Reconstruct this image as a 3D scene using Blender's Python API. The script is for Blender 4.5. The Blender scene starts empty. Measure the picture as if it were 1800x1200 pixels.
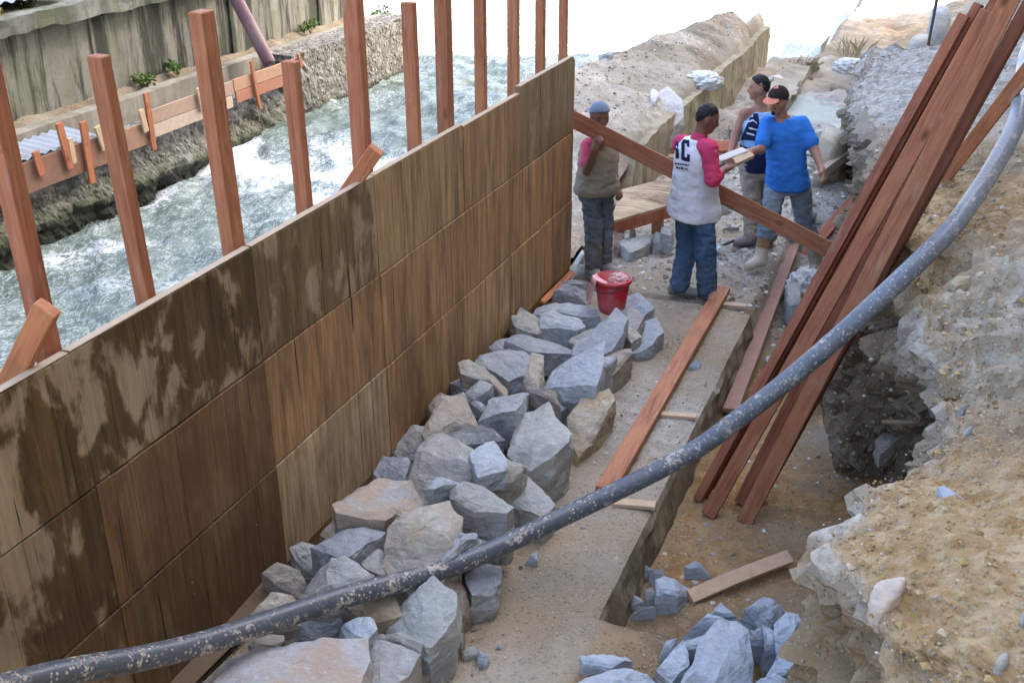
import bpy, bmesh, math, random
import numpy as np
from mathutils import Vector, Matrix, noise as mnoise
from mathutils.bvhtree import BVHTree
random.seed(7); rng = np.random.default_rng(7)
SC = bpy.context.scene
COL = SC.collection

# ------------------------------------------------------------------ camera, sky, sun, exposure
FPX, PITCH, YAW, CAMH = 1930.0, math.radians(25.7), math.radians(21.9), 3.85
cam_d = bpy.data.cameras.new('camera'); cam = bpy.data.objects.new('camera', cam_d); COL.objects.link(cam)
cam_d.sensor_width = 36.0; cam_d.lens = FPX/1800*36.0; cam_d.clip_start = .05; cam_d.clip_end = 2000
cam.location = (0, 0, CAMH); cam.rotation_euler = (math.pi/2-PITCH, 0, YAW)
SC.camera = cam
SUN_EL, SUN_AZ = math.radians(40), math.radians(62)        # azimuth from +Y towards +X
world = bpy.data.worlds.new('World'); SC.world = world; world.use_nodes = True
wn = world.node_tree.nodes; bg = wn['Background']
sky = wn.new('ShaderNodeTexSky'); sky.sky_type = 'NISHITA'; sky.sun_disc = False
sky.sun_elevation = SUN_EL; sky.sun_rotation = SUN_AZ; sky.altitude = 0; sky.air_density = .75; sky.dust_density = 6.0; sky.ozone_density = 1.0
world.node_tree.links.new(sky.outputs[0], bg.inputs[0]); bg.inputs[1].default_value = .15
sun_d = bpy.data.lights.new('sun', 'SUN'); sun_d.energy = 4.5; sun_d.angle = math.radians(.5); sun_d.color = (1, .95, .86)
sun = bpy.data.objects.new('sun', sun_d); COL.objects.link(sun)
sdir = Vector((math.sin(SUN_AZ)*math.cos(SUN_EL), math.cos(SUN_AZ)*math.cos(SUN_EL), math.sin(SUN_EL)))
sun.rotation_euler = sdir.to_track_quat('Z', 'Y').to_euler(); sun.location = (30, 30, 30)
SC.view_settings.view_transform = 'Standard'; SC.view_settings.look = 'None'
SC.view_settings.gamma = 1; SC.view_settings.use_curve_mapping = False
SC.view_settings.exposure = 3.1

# ------------------------------------------------------------------ survey helpers (photo bearing + a known height or plane -> place on site)
CY, SY, CP, SP = math.cos(YAW), math.sin(YAW), math.cos(PITCH), math.sin(PITCH)
def bearing(px, py):
    u = (px-900)/FPX; v = (600-py)/FPX
    d = (u, CP+v*SP, -SP+v*CP)
    return np.array([CY*d[0]-SY*d[1], SY*d[0]+CY*d[1], d[2]])
EYE = np.array([0, 0, CAMH])
def gz(px, py, z=0.0): d = bearing(px, py); return EYE+d*((z-CAMH)/d[2])
def gx(px, py, x): d = bearing(px, py); return EYE+d*(x/d[0])
def gy(px, py, y): d = bearing(px, py); return EYE+d*(y/d[1])
def gd(px, py, r): d = bearing(px, py); return EYE+d/np.linalg.norm(d)*r

# ------------------------------------------------------------------ numpy gradient noise
_perm = np.random.default_rng(3).permutation(256); _perm = np.concatenate([_perm]*3)
_grad = np.random.default_rng(4).normal(size=(256, 3)); _grad /= np.linalg.norm(_grad, axis=1)[:, None]
def perlin(P):
    P = np.asarray(P, float); I = np.floor(P).astype(int); f = P-I; I &= 255
    w = f*f*f*(f*(f*6-15)+10); out = 0
    for dx in (0, 1):
        for dy in (0, 1):
            for dz in (0, 1):
                h = _perm[_perm[_perm[I[..., 0]+dx]+I[..., 1]+dy]+I[..., 2]+dz]
                g = _grad[h]
                dot = g[..., 0]*(f[..., 0]-dx)+g[..., 1]*(f[..., 1]-dy)+g[..., 2]*(f[..., 2]-dz)
                out = out+dot*(w[..., 0] if dx else 1-w[..., 0])*(w[..., 1] if dy else 1-w[..., 1])*(w[..., 2] if dz else 1-w[..., 2])
    return out*1.6
def fbm(P, s=1.0, octv=4, gain=.5):
    P = np.asarray(P, float)*s; a = 1.0; o = 0
    for i in range(octv):
        o = o+a*perlin(P+17.3*i); P = P*2.03; a *= gain
    return o

# ------------------------------------------------------------------ objects
def link(name, me, parent=None, loc=None):
    o = bpy.data.objects.new(name, me); COL.objects.link(o)
    if parent is not None: o.parent = parent
    if loc is not None: o.location = loc
    return o
def tag(o, label=None, cat=None, group=None, kind=None):
    if label: o['label'] = label
    if cat: o['category'] = cat
    if group: o['group'] = group
    if kind: o['kind'] = kind
    return o
def thing(name, label, cat, loc=(0, 0, 0), group=None):
    o = bpy.data.objects.new(name, None); COL.objects.link(o); o.location = loc; o.empty_display_size = .1
    return tag(o, label, cat, group)
def wloc(o):
    v = Vector(o.location)
    while o.parent: o = o.parent; v += o.location
    return v
def build(name, V, Fc, m, parent=None, smooth=False, col=None, loc=None):
    """mesh from world-space vertices; its origin is its parent's origin or loc"""
    V = np.asarray(V, float)
    org = np.array(wloc(parent)) if parent is not None else (np.array(loc) if loc is not None else np.zeros(3))
    me = bpy.data.meshes.new(name); me.from_pydata((V-org).tolist(), [], [list(map(int, f)) for f in Fc]); me.update()
    if m: me.materials.append(m)
    if smooth: me.shade_smooth()
    o = link(name, me, parent)
    if parent is None: o.location = org
    if col: o.color = col if len(col) == 4 else (*col, 1)
    return o
def grid_faces(nu, nv, wrap=False):
    i = np.arange(nu-1 if not wrap else nu)[:, None]; j = np.arange(nv-1)[None, :]
    a = (i*nv+j).ravel(); i2 = (i+1) % nu; b = (i2*nv+j).ravel()
    return np.stack([a, b, b+1, a+1], 1)
def set_attr(o, name, vals):
    at = o.data.attributes.new(name, 'FLOAT', 'POINT'); at.data.foreach_set('value', np.asarray(vals, np.float32))
def board(name, p0, p1, w, t, m, nrm=(0, 0, 1), parent=None, col=None, warp=.0, bev=.004, seg=1):
    """sawn timber from p0 to p1 (centre line); local z runs along it, local x across its width, local y through its thickness"""
    p0 = Vector(p0); p1 = Vector(p1); ax = (p1-p0); L = ax.length; ax.normalize()
    n = Vector(nrm); n = (n-ax*n.dot(ax)).normalized(); x = n.cross(ax).normalized()
    bm = bmesh.new(); bmesh.ops.create_cube(bm, size=1)
    for v in bm.verts: v.co = Vector((v.co.x*w, v.co.y*t, (v.co.z+.5)*L))
    if seg > 1:
        es = [e for e in bm.edges if abs((e.verts[0].co-e.verts[1].co).z) > L*.5]
        bmesh.ops.subdivide_edges(bm, edges=es, cuts=seg)
    if bev: bmesh.ops.bevel(bm, geom=list(bm.edges) if seg == 1 else [e for e in bm.edges if e.calc_face_angle(0) > .5], offset=bev, segments=1, affect='EDGES')
    ph = random.random()*6
    for v in bm.verts:
        q = v.co.z/L
        v.co.y += warp*math.sin(q*3.1+ph); v.co.x += warp*.6*math.sin(q*2.3+ph*1.7)
    me = bpy.data.meshes.new(name); bm.to_mesh(me); bm.free(); me.materials.append(m)
    o = link(name, me)
    M = Matrix((x, n, ax)).transposed().to_4x4(); M.translation = p0
    if parent is not None: o.parent = parent; o.matrix_parent_inverse = Matrix.Identity(4); M.translation = p0-wloc(parent)
    o.matrix_world = M; o.matrix_local = M
    if col: o.color = (*col, 1) if len(col) == 3 else col
    return o
def box(name, lo, hi, m, parent=None, rough=0, cell=.1, bev=0, col=None, seed=0, loc=None):
    """block between two corners, its faces cut into cells and made uneven"""
    lo = np.array(lo, float); hi = np.array(hi, float); n = np.maximum(1, np.round((hi-lo)/cell).astype(int))
    V = []; Fc = []; idx = {}
    def vid(i, j, k):
        q = (i, j, k)
        if q not in idx: idx[q] = len(V); V.append(lo+(hi-lo)*np.array(q)/n)
        return idx[q]
    for a in range(3):
        b, c = (a+1) % 3, (a+2) % 3
        for s in (0, n[a]):
            for i in range(n[b]):
                for j in range(n[c]):
                    qs = []
                    for (di, dj) in ((0, 0), (1, 0), (1, 1), (0, 1)):
                        q = [0, 0, 0]; q[a] = s; q[b] = i+di; q[c] = j+dj; qs.append(vid(*q))
                    Fc.append(qs if s else qs[::-1])
    V = np.array(V)
    if rough:
        d = np.stack([fbm(V+seed+31*k, 2.2, 3)+.6*fbm(V+seed+77*k, 9, 3) for k in range(3)], 1)
        V = V+d*rough
    return build(name, V, Fc, m, parent, col=col, loc=loc)
def tube(name, pts, r, m, parent=None, sides=16, col=None, cap=True, loc=None, step=None):
    P = np.array(pts, float)
    # Catmull-Rom
    Q = []; PP = np.vstack([2*P[0]-P[1], P, 2*P[-1]-P[-2]])
    for i in range(1, len(PP)-2):
        n = max(2, int(np.linalg.norm(PP[i+1]-PP[i])/(step or .06)))
        for t in np.arange(n)/n:
            a, b, c, d = PP[i-1:i+3]
            Q.append(.5*((2*b)+(-a+c)*t+(2*a-5*b+4*c-d)*t*t+(-a+3*b-3*c+d)*t**3))
    Q.append(P[-1]); Q = np.array(Q); T = np.gradient(Q, axis=0); T /= np.linalg.norm(T, axis=1)[:, None]
    up = np.array([.1, .2, 1]); U = np.cross(T, up); U /= np.linalg.norm(U, axis=1)[:, None]; W = np.cross(T, U)
    R = np.interp(np.linspace(0, 1, len(Q)), np.linspace(0, 1, len(np.atleast_1d(r))), np.atleast_1d(r)) if np.ndim(r) else np.full(len(Q), r)
    an = np.arange(sides)/sides*2*math.pi
    V = (Q[:, None]+R[:, None, None]*(np.cos(an)[None, :, None]*U[:, None]+np.sin(an)[None, :, None]*W[:, None])).reshape(-1, 3)
    n = len(Q); Fc = []
    for i in range(n-1):
        for j in range(sides):
            k = (j+1) % sides; Fc.append((i*sides+j, i*sides+k, (i+1)*sides+k, (i+1)*sides+j))
    if cap: Fc.append(tuple(range(sides))[::-1]); Fc.append(tuple((n-1)*sides+j for j in range(sides)))
    return build(name, V, Fc, m, parent, smooth=True, col=col, loc=loc)

# ------------------------------------------------------------------ materials
class NB:
    def __init__(s, name):
        s.m = bpy.data.materials.new(name); s.m.use_nodes = True; s.t = s.m.node_tree; s.b = s.t.nodes['Principled BSDF']; s.oi = None
    def n(s, ty, **kw):
        x = s.t.nodes.new(ty)
        for k, v in kw.items(): setattr(x, k, v)
        return x
    def put(s, sock, v):
        if isinstance(v, bpy.types.NodeSocket): s.t.links.new(v, sock)
        elif isinstance(v, (tuple, list)) and sock.type == 'RGBA' and len(v) == 3: sock.default_value = (*v, 1)
        else: sock.default_value = v
    def co(s, kind='Object', scale=(1, 1, 1), rot=(0, 0, 0), rnd=False):
        t = s.n('ShaderNodeNewGeometry').outputs['Position'] if kind == 'World' else s.n('ShaderNodeTexCoord').outputs[kind]
        mp = s.n('ShaderNodeMapping'); s.put(mp.inputs['Vector'], t); mp.inputs['Scale'].default_value = scale; mp.inputs['Rotation'].default_value = rot
        if rnd:
            v = s.n('ShaderNodeVectorMath', operation='SCALE'); v.inputs[0].default_value = (53, 31, 71); s.put(v.inputs['Scale'], s.info('Random')); s.put(mp.inputs['Location'], v.outputs[0])
        return mp.outputs[0]
    def info(s, k):
        if not s.oi: s.oi = s.n('ShaderNodeObjectInfo')
        return s.oi.outputs[k]
    def attr(s, k): return s.n('ShaderNodeAttribute', attribute_name=k).outputs['Fac']
    def noise(s, v, scale, detail=4, rough=.55, dist=0):
        x = s.n('ShaderNodeTexNoise'); s.put(x.inputs['Vector'], v); x.inputs['Scale'].default_value = scale; x.inputs['Detail'].default_value = detail
        x.inputs['Roughness'].default_value = rough; x.inputs['Distortion'].default_value = dist; return x.outputs['Fac']
    def vor(s, v, scale, out='Distance', feature='F1'):
        x = s.n('ShaderNodeTexVoronoi', feature=feature); s.put(x.inputs['Vector'], v); x.inputs['Scale'].default_value = scale; return x.outputs[out]
    def step(s, f, a, b, lo=0.0, hi=1.0):
        x = s.n('ShaderNodeMapRange', interpolation_type='SMOOTHSTEP'); s.put(x.inputs[0], f)
        for i, q in enumerate((a, b, lo, hi)): x.inputs[1+i].default_value = q
        return x.outputs[0]
    def ramp(s, f, stops):
        x = s.n('ShaderNodeValToRGB'); s.put(x.inputs[0], f); e = x.color_ramp.elements
        while len(e) < len(stops): e.new(.5)
        for q, (p, c) in zip(e, stops): q.position = p; q.color = (*c, 1)
        return x.outputs[0]
    def mix(s, f, a, b, mode='MIX'):
        x = s.n('ShaderNodeMix', data_type='RGBA', blend_type=mode); s.put(x.inputs[0], f); s.put(x.inputs[6], a); s.put(x.inputs[7], b); return x.outputs[2]
    def math(s, op, a, b=0.0):
        x = s.n('ShaderNodeMath', operation=op); s.put(x.inputs[0], a); s.put(x.inputs[1], b); return x.outputs[0]
    def bump(s, h, st=.4, d=.01, nrm=None):
        x = s.n('ShaderNodeBump'); s.put(x.inputs['Height'], h); x.inputs['Strength'].default_value = st; x.inputs['Distance'].default_value = d
        if nrm: s.put(x.inputs['Normal'], nrm)
        return x.outputs[0]
    def out(s, c, rough=.8, nrm=None, spec=.3, **kw):
        s.put(s.b.inputs['Base Color'], c); s.put(s.b.inputs['Roughness'], rough); s.b.inputs['Specular IOR Level'].default_value = spec
        if nrm: s.put(s.b.inputs['Normal'], nrm)
        for k, v in kw.items(): s.put(s.b.inputs[k], v)
        return s.m

def m_wood():
    s = NB('red_hardwood'); v = s.co('Object', (26, 26, 1.6), rnd=True)
    g = s.noise(v, 1.6, 6, .65, .6); g2 = s.noise(s.co('Object', (3, 3, 1.2), rnd=True), 2.2, 4)
    c = s.ramp(g, [(.25, (.185, .072, .038)), (.5, (.355, .148, .078)), (.75, (.48, .24, .135))])
    c = s.mix(s.step(g2, .42, .75), c, s.mix(.55, c, (.50, .24, .12)))
    c = s.mix(s.step(s.noise(s.co('Object', (9, 9, 2.2), rnd=True), 1.7, 6, .7), .54, .76, 0, .75), c, (.42, .34, .27))   # dust and mortar
    kn = s.step(s.vor(s.co('Object', (1, 1, .45), rnd=True), 5.5), .05, .16, .85, 0); c = s.mix(s.math('MULTIPLY', kn, s.step(g, .3, .6)), c, (.10, .04, .02))
    spots = s.step(s.vor(s.co('Object', (1, 1, .6), rnd=True), 22), .02, .12, 1, 0)
    c = s.mix(s.math('MULTIPLY', spots, s.step(g2, .5, .7)), c, (.55, .47, .38))
    c = s.mix(1, c, s.info('Color'), 'MULTIPLY')
    return s.out(c, .75, s.bump(g, .35, .004), .25)
def m_ply():
    s = NB('stained_form_plywood')
    p = s.co('World'); v = s.co('World', (1, 15, 1.1)); fine = s.noise(v, 2.2, 7, .7, .3); streak = s.noise(s.co('World', (1, 4.5, .6)), 1.6, 6, .68, .5)
    tint = s.info('Color'); wet = s.info('Alpha')
    base = s.ramp(fine, [(.25, (.19, .12, .06)), (.5, (.35, .25, .15)), (.72, (.475, .37, .245))])
    base = s.mix(1, base, tint, 'MULTIPLY')
    dark = s.step(streak, .44, .66)
    c = s.mix(s.math('MULTIPLY', dark, .6), base, (.075, .045, .025))
    # soaked patches against dry cement-grey ones
    wn_ = s.math('ADD', s.noise(s.co('World', (1, 2.3, 1.35)), 1.8, 5, .55, .3), s.math('MULTIPLY', s.math('SUBTRACT', streak, .5), .30))
    dry = s.step(wn_, .515, .615); c2 = s.mix(s.step(fine, .3, .7), (.265, .205, .135), (.36, .29, .205))
    soaked = s.mix(s.step(fine, .35, .75), (.075, .052, .024), (.17, .12, .06))
    wc = s.mix(dry, soaked, c2); wc = s.mix(s.math('SUBTRACT', 1.0, s.math('MULTIPLY', dry, .75)), wc, s.mix(1, wc, tint, 'MULTIPLY'))
    c = s.mix(wet, c, wc)
    # cement spatter
    sp = s.step(s.vor(p, 16), .03, .09, 1, 0); sp = s.math('MULTIPLY', sp, s.step(s.noise(p, 3, 2), .57, .66))
    c = s.mix(s.math('MULTIPLY', sp, .75), c, (.5, .46, .4))
    crack = s.noise(s.co('World', (1, 30, .8)), 1.4, 3, .5)
    return s.out(s.mix(s.step(crack, .66, .70), c, (.03, .018, .01)), s.mix(wet, (.7,)*3, (.5,)*3), s.bump(s.math('ADD', fine, s.step(crack, .66, .7, 0, -1)), .4, .004), .3)
def m_rock():
    s = NB('broken_stone'); v = s.co('Object', rnd=True)
    n1 = s.noise(v, 5, 6, .65, .4); n2 = s.noise(v, 26, 5, .7); lay = s.noise(s.co('Object', (2, 2, 14), (.4, .3, 0), rnd=True), 3, 4, .6)
    c = s.mix(s.step(n1, .3, .7), s.info('Color'), s.mix(.5, s.info('Color'), (.46, .47, .46)))
    c = s.mix(s.step(n2, .35, .65, 0, .45), c, s.mix(.55, c, (.10, .11, .12)))
    c = s.mix(s.step(lay, .56, .7, 0, .35), c, (.5, .5, .49))
    rust = s.math('MULTIPLY', s.step(s.noise(v, 3.2, 5, .6, .8), .40, .62), s.math('SUBTRACT', 1.0, s.info('Alpha')))
    c = s.mix(rust, c, s.mix(n2, (.34, .2, .10), (.48, .36, .22)))
    c = s.mix(s.step(s.noise(v, 60, 2), .64, .72, 0, .5), c, (.62, .62, .6))
    h = s.math('ADD', s.noise(v, 14, 7, .7), s.math('MULTIPLY', lay, .8))
    return s.out(c, .72, s.bump(h, .75, .022), .35)
def m_earth(name, a, b, c3, peb=True):
    s = NB(name); p = s.co('World'); n1 = s.noise(p, .9, 6, .6, .5); n2 = s.noise(p, 9, 6, .7); n3 = s.noise(p, 55, 4, .7)
    c = s.ramp(n1, [(.3, a), (.5, b), (.7, c3)]); c = s.mix(s.step(n2, .35, .7, 0, .55), c, s.mix(.5, c, (.05, .04, .03)))
    c = s.mix(s.step(n3, .5, .75, 0, .5), c, (.52, .46, .36))
    g = s.attr('grey'); c = s.mix(g, c, s.mix(s.step(n2, .35, .68), s.ramp(n3, [(.3, (.17, .16, .14)), (.7, (.34, .325, .29))]), (.50, .48, .44)))
    o = s.attr('ochre'); c = s.mix(o, c, s.mix(s.step(n2, .4, .65), (.33, .20, .08), s.mix(n3, (.46, .305, .145), (.53, .41, .25))))
    br = s.attr('brown'); c = s.mix(br, c, s.mix(s.step(n2, .4, .65), (.22, .12, .038), (.37, .22, .085)))
    dk = s.attr('dirt'); c = s.mix(dk, c, s.mix(s.step(n2, .4, .7), (.12, .092, .062), (.25, .195, .13)))
    w = s.attr('chalk'); c = s.mix(w, c, s.mix(s.step(n2, .4, .65), (.39, .34, .26), (.58, .53, .45)))
    h = s.math('ADD', s.math('MULTIPLY', n2, .8), s.math('MULTIPLY', n3, .5))
    if peb:
        pv = s.vor(p, 34); h = s.math('ADD', h, s.step(pv, .05, .4, .5, 0)); c = s.mix(s.math('MULTIPLY', s.step(pv, .2, .34, .6, 0), s.step(s.vor(p, 34, 'Color'), .5, .56)), c, s.mix(n2, (.25, .23, .2), (.58, .53, .45)))
    return s.out(c, .92, s.bump(h, .9, .02), .15)
def m_concrete(name, base, dark, moss=0.0, streak=.6, sc=1.0):
    s = NB(name); p = s.co('World'); n1 = s.noise(p, 1.1*sc, 5, .6, .4); n2 = s.noise(p, 16*sc, 6, .7)
    st = s.noise(s.co('World', (3.2, 3.2, .28)), 1.3, 6, .68, .4)
    c = s.mix(s.step(n1, .35, .7), base, tuple(x*.78 for x in base)); c = s.mix(s.step(n2, .35, .7, 0, .35), c, tuple(x*.55 for x in base))
    c = s.mix(s.math('MULTIPLY', s.step(st, .43, .58), streak), c, dark)
    if moss: c = s.mix(s.math('MULTIPLY', s.step(s.noise(p, 1.8, 6, .65, .6), .46, .62), moss), c, s.mix(n2, (.05, .07, .02), (.12, .14, .05)))
    return s.out(c, .9, s.bump(n2, .6, .012), .2)
def m_rubble():
    s = NB('mossy_river_wall'); p = s.co('World'); n1 = s.noise(p, 1.2, 6, .65, .6); n2 = s.noise(p, 11, 6, .75); pv = s.vor(p, 13)
    c = s.mix(s.step(n2, .3, .7), (.075, .07, .055), (.27, .26, .225)); c = s.mix(s.step(s.vor(p, 13, 'Color'), .55, .75, 0, .6), c, (.36, .34, .3))
    z = s.n('ShaderNodeSeparateXYZ'); s.put(z.inputs[0], p)
    low = s.step(s.math('ADD', z.outputs[2], s.math('MULTIPLY', n1, .5)), -.35, .25, 1, 0)
    far = s.step(z.outputs[1], 13, 16.5, 1, .12)
    c = s.mix(s.math('MULTIPLY', s.math('MULTIPLY', s.step(n1, .36, .56), low), far), c, s.mix(n2, (.028, .038, .015), (.11, .13, .035)))
    c = s.mix(s.step(z.outputs[2], -.52, -.4, .85, 0), c, (.03, .03, .025))
    return s.out(c, .88, s.bump(s.math('ADD', n2, s.step(pv, .1, .5, .8, 0)), 1.0, .05), .25)
def m_water():
    s = NB('turbid_river_water'); p = s.co('World', (1.0, .8, 1)); f = s.attr('foam')
    n = s.noise(p, 6.5, 9, .74, 1.6); n2 = s.noise(s.co('World', (1.5, .5, 1)), 14, 8, .78, 2.4)
    k = s.math('ADD', s.math('MULTIPLY', s.math('ADD', n, s.math('MULTIPLY', n2, .8)), .5), s.math('MULTIPLY', f, .32))
    n3 = s.noise(s.co('World', (1.2, .55, 1)), 5.0, 8, .7, 2.8); vein = s.math('SUBTRACT', 1.0, s.math('ABSOLUTE', s.math('SUBTRACT', s.math('MULTIPLY', n3, 2.0), 1.0)))
    vein = s.math('MULTIPLY', s.step(vein, .90, .99), s.step(s.math('ADD', n, s.math('MULTIPLY', f, .2)), .45, .62))
    foam = s.math('MAXIMUM', s.step(k, .60, .74), s.math('MULTIPLY', vein, .42))
    body = s.mix(s.step(s.noise(p, 1.6, 5, .6, .8), .3, .7), (.085, .118, .092), (.155, .198, .155))
    c = s.mix(foam, body, (.74, .78, .8))
    return s.out(c, s.mix(foam, (.16,)*3, (.7,)*3), s.bump(s.math('ADD', n, s.math('MULTIPLY', n2, .5)), .38, .06), .35)
def m_hose():
    s = NB('mortar_spattered_rubber'); p = s.co('World'); nA = s.noise(p, 5, 3); v = s.vor(s.co('World', (1, 1, 1)), 42); n2 = s.noise(p, 30, 5, .7, .6)
    mud = s.step(s.math('ADD', s.math('MULTIPLY', n2, .75), s.math('MULTIPLY', nA, .55)), .70, .78)
    sp = s.math('MULTIPLY', s.step(v, .20, .34, 1, 0), s.step(s.noise(p, 3.2, 5, .7), .42, .58))
    x = s.n('ShaderNodeSeparateXYZ'); s.put(x.inputs[0], p)
    dust = s.step(s.math('ADD', x.outputs[1], s.math('MULTIPLY', nA, 2.0)), 5.2, 9.5, .03, .75)
    c = s.mix(dust, s.mix(n2, (.04, .046, .056), (.11, .125, .145)), s.mix(n2, (.22, .24, .27), (.42, .44, .46)))
    k = s.math('MAXIMUM', s.math('MULTIPLY', mud, .9), sp); c = s.mix(k, c, s.mix(n2, (.34, .29, .23), (.6, .54, .46)))
    return s.out(c, s.mix(k, (.34,)*3, (.9,)*3), s.bump(s.math('ADD', k, s.math('MULTIPLY', n2, .3)), .5, .006), .5)
def m_plain(name, c, rough=.7, var=.25, sc=30, bump=.3, spec=.3, dirt=None, dirt_amt=.5, bd=.004):
    s = NB(name); v = s.co('Object', rnd=True); n = s.noise(v, sc, 5, .65); n1 = s.noise(v, sc*.16, 4, .6)
    cc = s.mix(n, tuple(x*(1-var) for x in c), tuple(min(1, x*(1+var)) for x in c))
    if dirt: cc = s.mix(s.math('MULTIPLY', s.step(n1, .42, .64), dirt_amt), cc, dirt)
    cc = s.mix(1, cc, s.info('Color'), 'MULTIPLY')
    return s.out(cc, rough, s.bump(n, bump, bd), spec)
def m_denim(name, c, fade, dirt=None, amt=.4, low=.0):
    s = NB(name); p = s.co('World'); n = s.noise(p, 7, 5, .65); n2 = s.noise(p, 160, 2)
    cc = s.mix(s.step(n, .35, .7), c, fade); cc = s.mix(s.step(n2, .4, .6, 0, .3), cc, tuple(x*.6 for x in c))
    if dirt:
        z = s.n('ShaderNodeSeparateXYZ'); s.put(z.inputs[0], p)
        k = s.math('ADD', s.math('MULTIPLY', s.step(s.noise(p, 9, 5, .7), .45, .62), amt), s.step(s.math('ADD', z.outputs[2], s.math('MULTIPLY', n, .4)), .25, .75, low, 0))
        cc = s.mix(s.math('MINIMUM', k, 1.0), cc, dirt)
    return s.out(cc, .88, s.bump(n2, .25, .002), .15)
M = dict(wood=m_wood(), ply=m_ply(), rock=m_rock(),
  floor=m_earth('packed_dusty_earth', (.25, .20, .135), (.34, .28, .195), (.43, .37, .275)),
  bank=m_earth('broken_bank_earth', (.20, .14, .078), (.30, .22, .13), (.39, .315, .215)),
  mound=m_earth('rubble_fill', (.25, .21, .145), (.36, .32, .24), (.46, .43, .35)),
  conc=m_concrete('weathered_concrete', (.265, .26, .22), (.04, .042, .036), .28, .95),
  cap=m_concrete('lichened_concrete', (.22, .225, .195), (.07, .075, .06), .5, .6),
  ledge=m_concrete('ledge_concrete', (.32, .30, .25), (.15, .14, .11), .25, .5),
  slabside=m_concrete('brown_footing_concrete', (.29, .245, .17), (.13, .105, .07), .0, .7),
  moundwall=m_concrete('ochre_concrete', (.40, .34, .23), (.17, .14, .085), .1, .55),
  rubble=m_rubble(), water=m_water(), hose=m_hose(),
  offcut=m_plain('pale_sawn_offcut', (.5, .36, .23), .8, .2, 25), greyboard=m_plain('weathered_grey_board', (.32, .26, .21), .85, .3, 14),
  bucket=m_plain('red_plastic', (.55, .02, .04), .38, .12, 18, .1, .5, (.5, .3, .28), .35), milk=m_plain('pale_pink_plastic', (.72, .38, .38), .5, .15, 20, .15, .4, (.6, .5, .45), .5),
  skin=m_plain('skin', (.36, .18, .115), .55, .12, 25, .1, .35), skin_dark=m_plain('deep_brown_skin', (.19, .09, .058), .55, .12, 25, .1, .35),
  hair=m_plain('black_hair', (.012, .011, .011), .6, .4, 150, .6, .3), eye=m_plain('eye', (.02, .015, .012), .3, .1),
  blue=m_plain('bright_blue_cotton', (.04, .19, .58), .9, .12, 18, .2, .1, (.03, .14, .45), .5), white=m_plain('white_cotton', (.70, .71, .74), .9, .06, 18, .2, .1, (.52, .5, .5), .4),
  raspberry=m_plain('raspberry_cotton', (.55, .055, .13), .9, .12, 18, .2, .1), tanktop=m_plain('pale_blue_jersey', (.26, .47, .72), .9, .1, 18, .2, .1), navy=m_plain('navy_cloth', (.018, .024, .06), .9, .2, 18, .2, .1),
  taupe=m_plain('dusty_taupe_cotton', (.255, .225, .17), .92, .15, 14, .2, .1, (.18, .15, .11), .6), pinktee=m_plain('faded_pink_cotton', (.52, .10, .16), .9, .15, 18, .2, .1),
  jeans=m_denim('dark_blue_denim', (.035, .075, .145), (.07, .14, .24), (.14, .17, .18), .35, .25), palejeans=m_denim('faded_denim', (.15, .20, .245), (.27, .32, .36), (.3, .27, .22), .3, .0),
  muddyjeans=m_denim('muddy_denim', (.075, .10, .13), (.17, .19, .21), (.12, .105, .085), .55, .7), khaki=m_denim('khaki_cotton', (.33, .27, .20), (.42, .36, .28), (.2, .16, .12), .4, .3),
  boot=m_plain('cream_rubber', (.60, .53, .41), .55, .1, 16, .15, .4, (.33, .25, .15), .7), bootmud=m_plain('mud_caked_rubber', (.27, .17, .08), .8, .25, 24, .4, .2),
  shoe=m_plain('dusty_grey_leather', (.24, .23, .21), .8, .25, 24, .3, .2, (.32, .27, .2), .6), greycap=m_plain('slate_blue_cap_cloth', (.17, .23, .31), .9, .15, 30, .2, .1), darkcap=m_plain('dark_cap_cloth', (.03, .022, .022), .9, .2, 30, .2, .1), orangecap=m_plain('salmon_cap_cloth', (.55, .2, .13), .9, .15, 30, .2, .1),
  bag=m_plain('white_sack_cloth', (.66, .645, .61), .85, .12, 22, .4, .2, (.4, .37, .32), .5), paper=m_plain('white_board', (.58, .57, .53), .7, .05, 20, .1),
  metal=m_plain('bluish_sheet_metal', (.30, .34, .38), .5, .2, 8, .2, .5, (.2, .17, .13), .5), pvc=m_plain('violet_brown_pipe', (.20, .115, .135), .6, .2, 12, .2, .3, (.28, .22, .21), .5),
  cream=m_plain('cream_pipe', (.6, .5, .28), .5, .1), iron=m_plain('dark_iron', (.05, .05, .055), .5, .3, 30, .3, .5), leaf=m_plain('leaf_green', (.055, .095, .022), .6, .5, 4, .1, .3), straw=m_plain('dry_straw', (.42, .36, .23), .9, .3, 30), twig=m_plain('dry_stem', (.2, .15, .09), .9, .3, 30),
  peb=m_plain('pebble', (.42, .38, .31), .85, .3, 60, .3), hill=m_plain('shade_hill_earth', (.20, .165, .11), .95, .3, 1.5, .4))

# ================================================================== SETTING
def sstep(a, b, x): t = np.clip((np.asarray(x, float)-a)/(b-a), 0, 1); return t*t*(3-2*t)
def P3(x, y, z=0): return np.stack(np.broadcast_arrays(np.asarray(x, float), np.asarray(y, float), np.asarray(z, float)), -1)
WATER = -.6
def sheet(name, xs, ys, hf, m, kind='structure', smooth=True):
    X, Y = np.meshgrid(xs, ys, indexing='ij'); Z = hf(X, Y)
    o = build(name, P3(X, Y, Z).reshape(-1, 3), grid_faces(len(xs), len(ys)), m, smooth=smooth); tag(o, kind=kind); return o, X.ravel(), Y.ravel(), Z.ravel()
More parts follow.
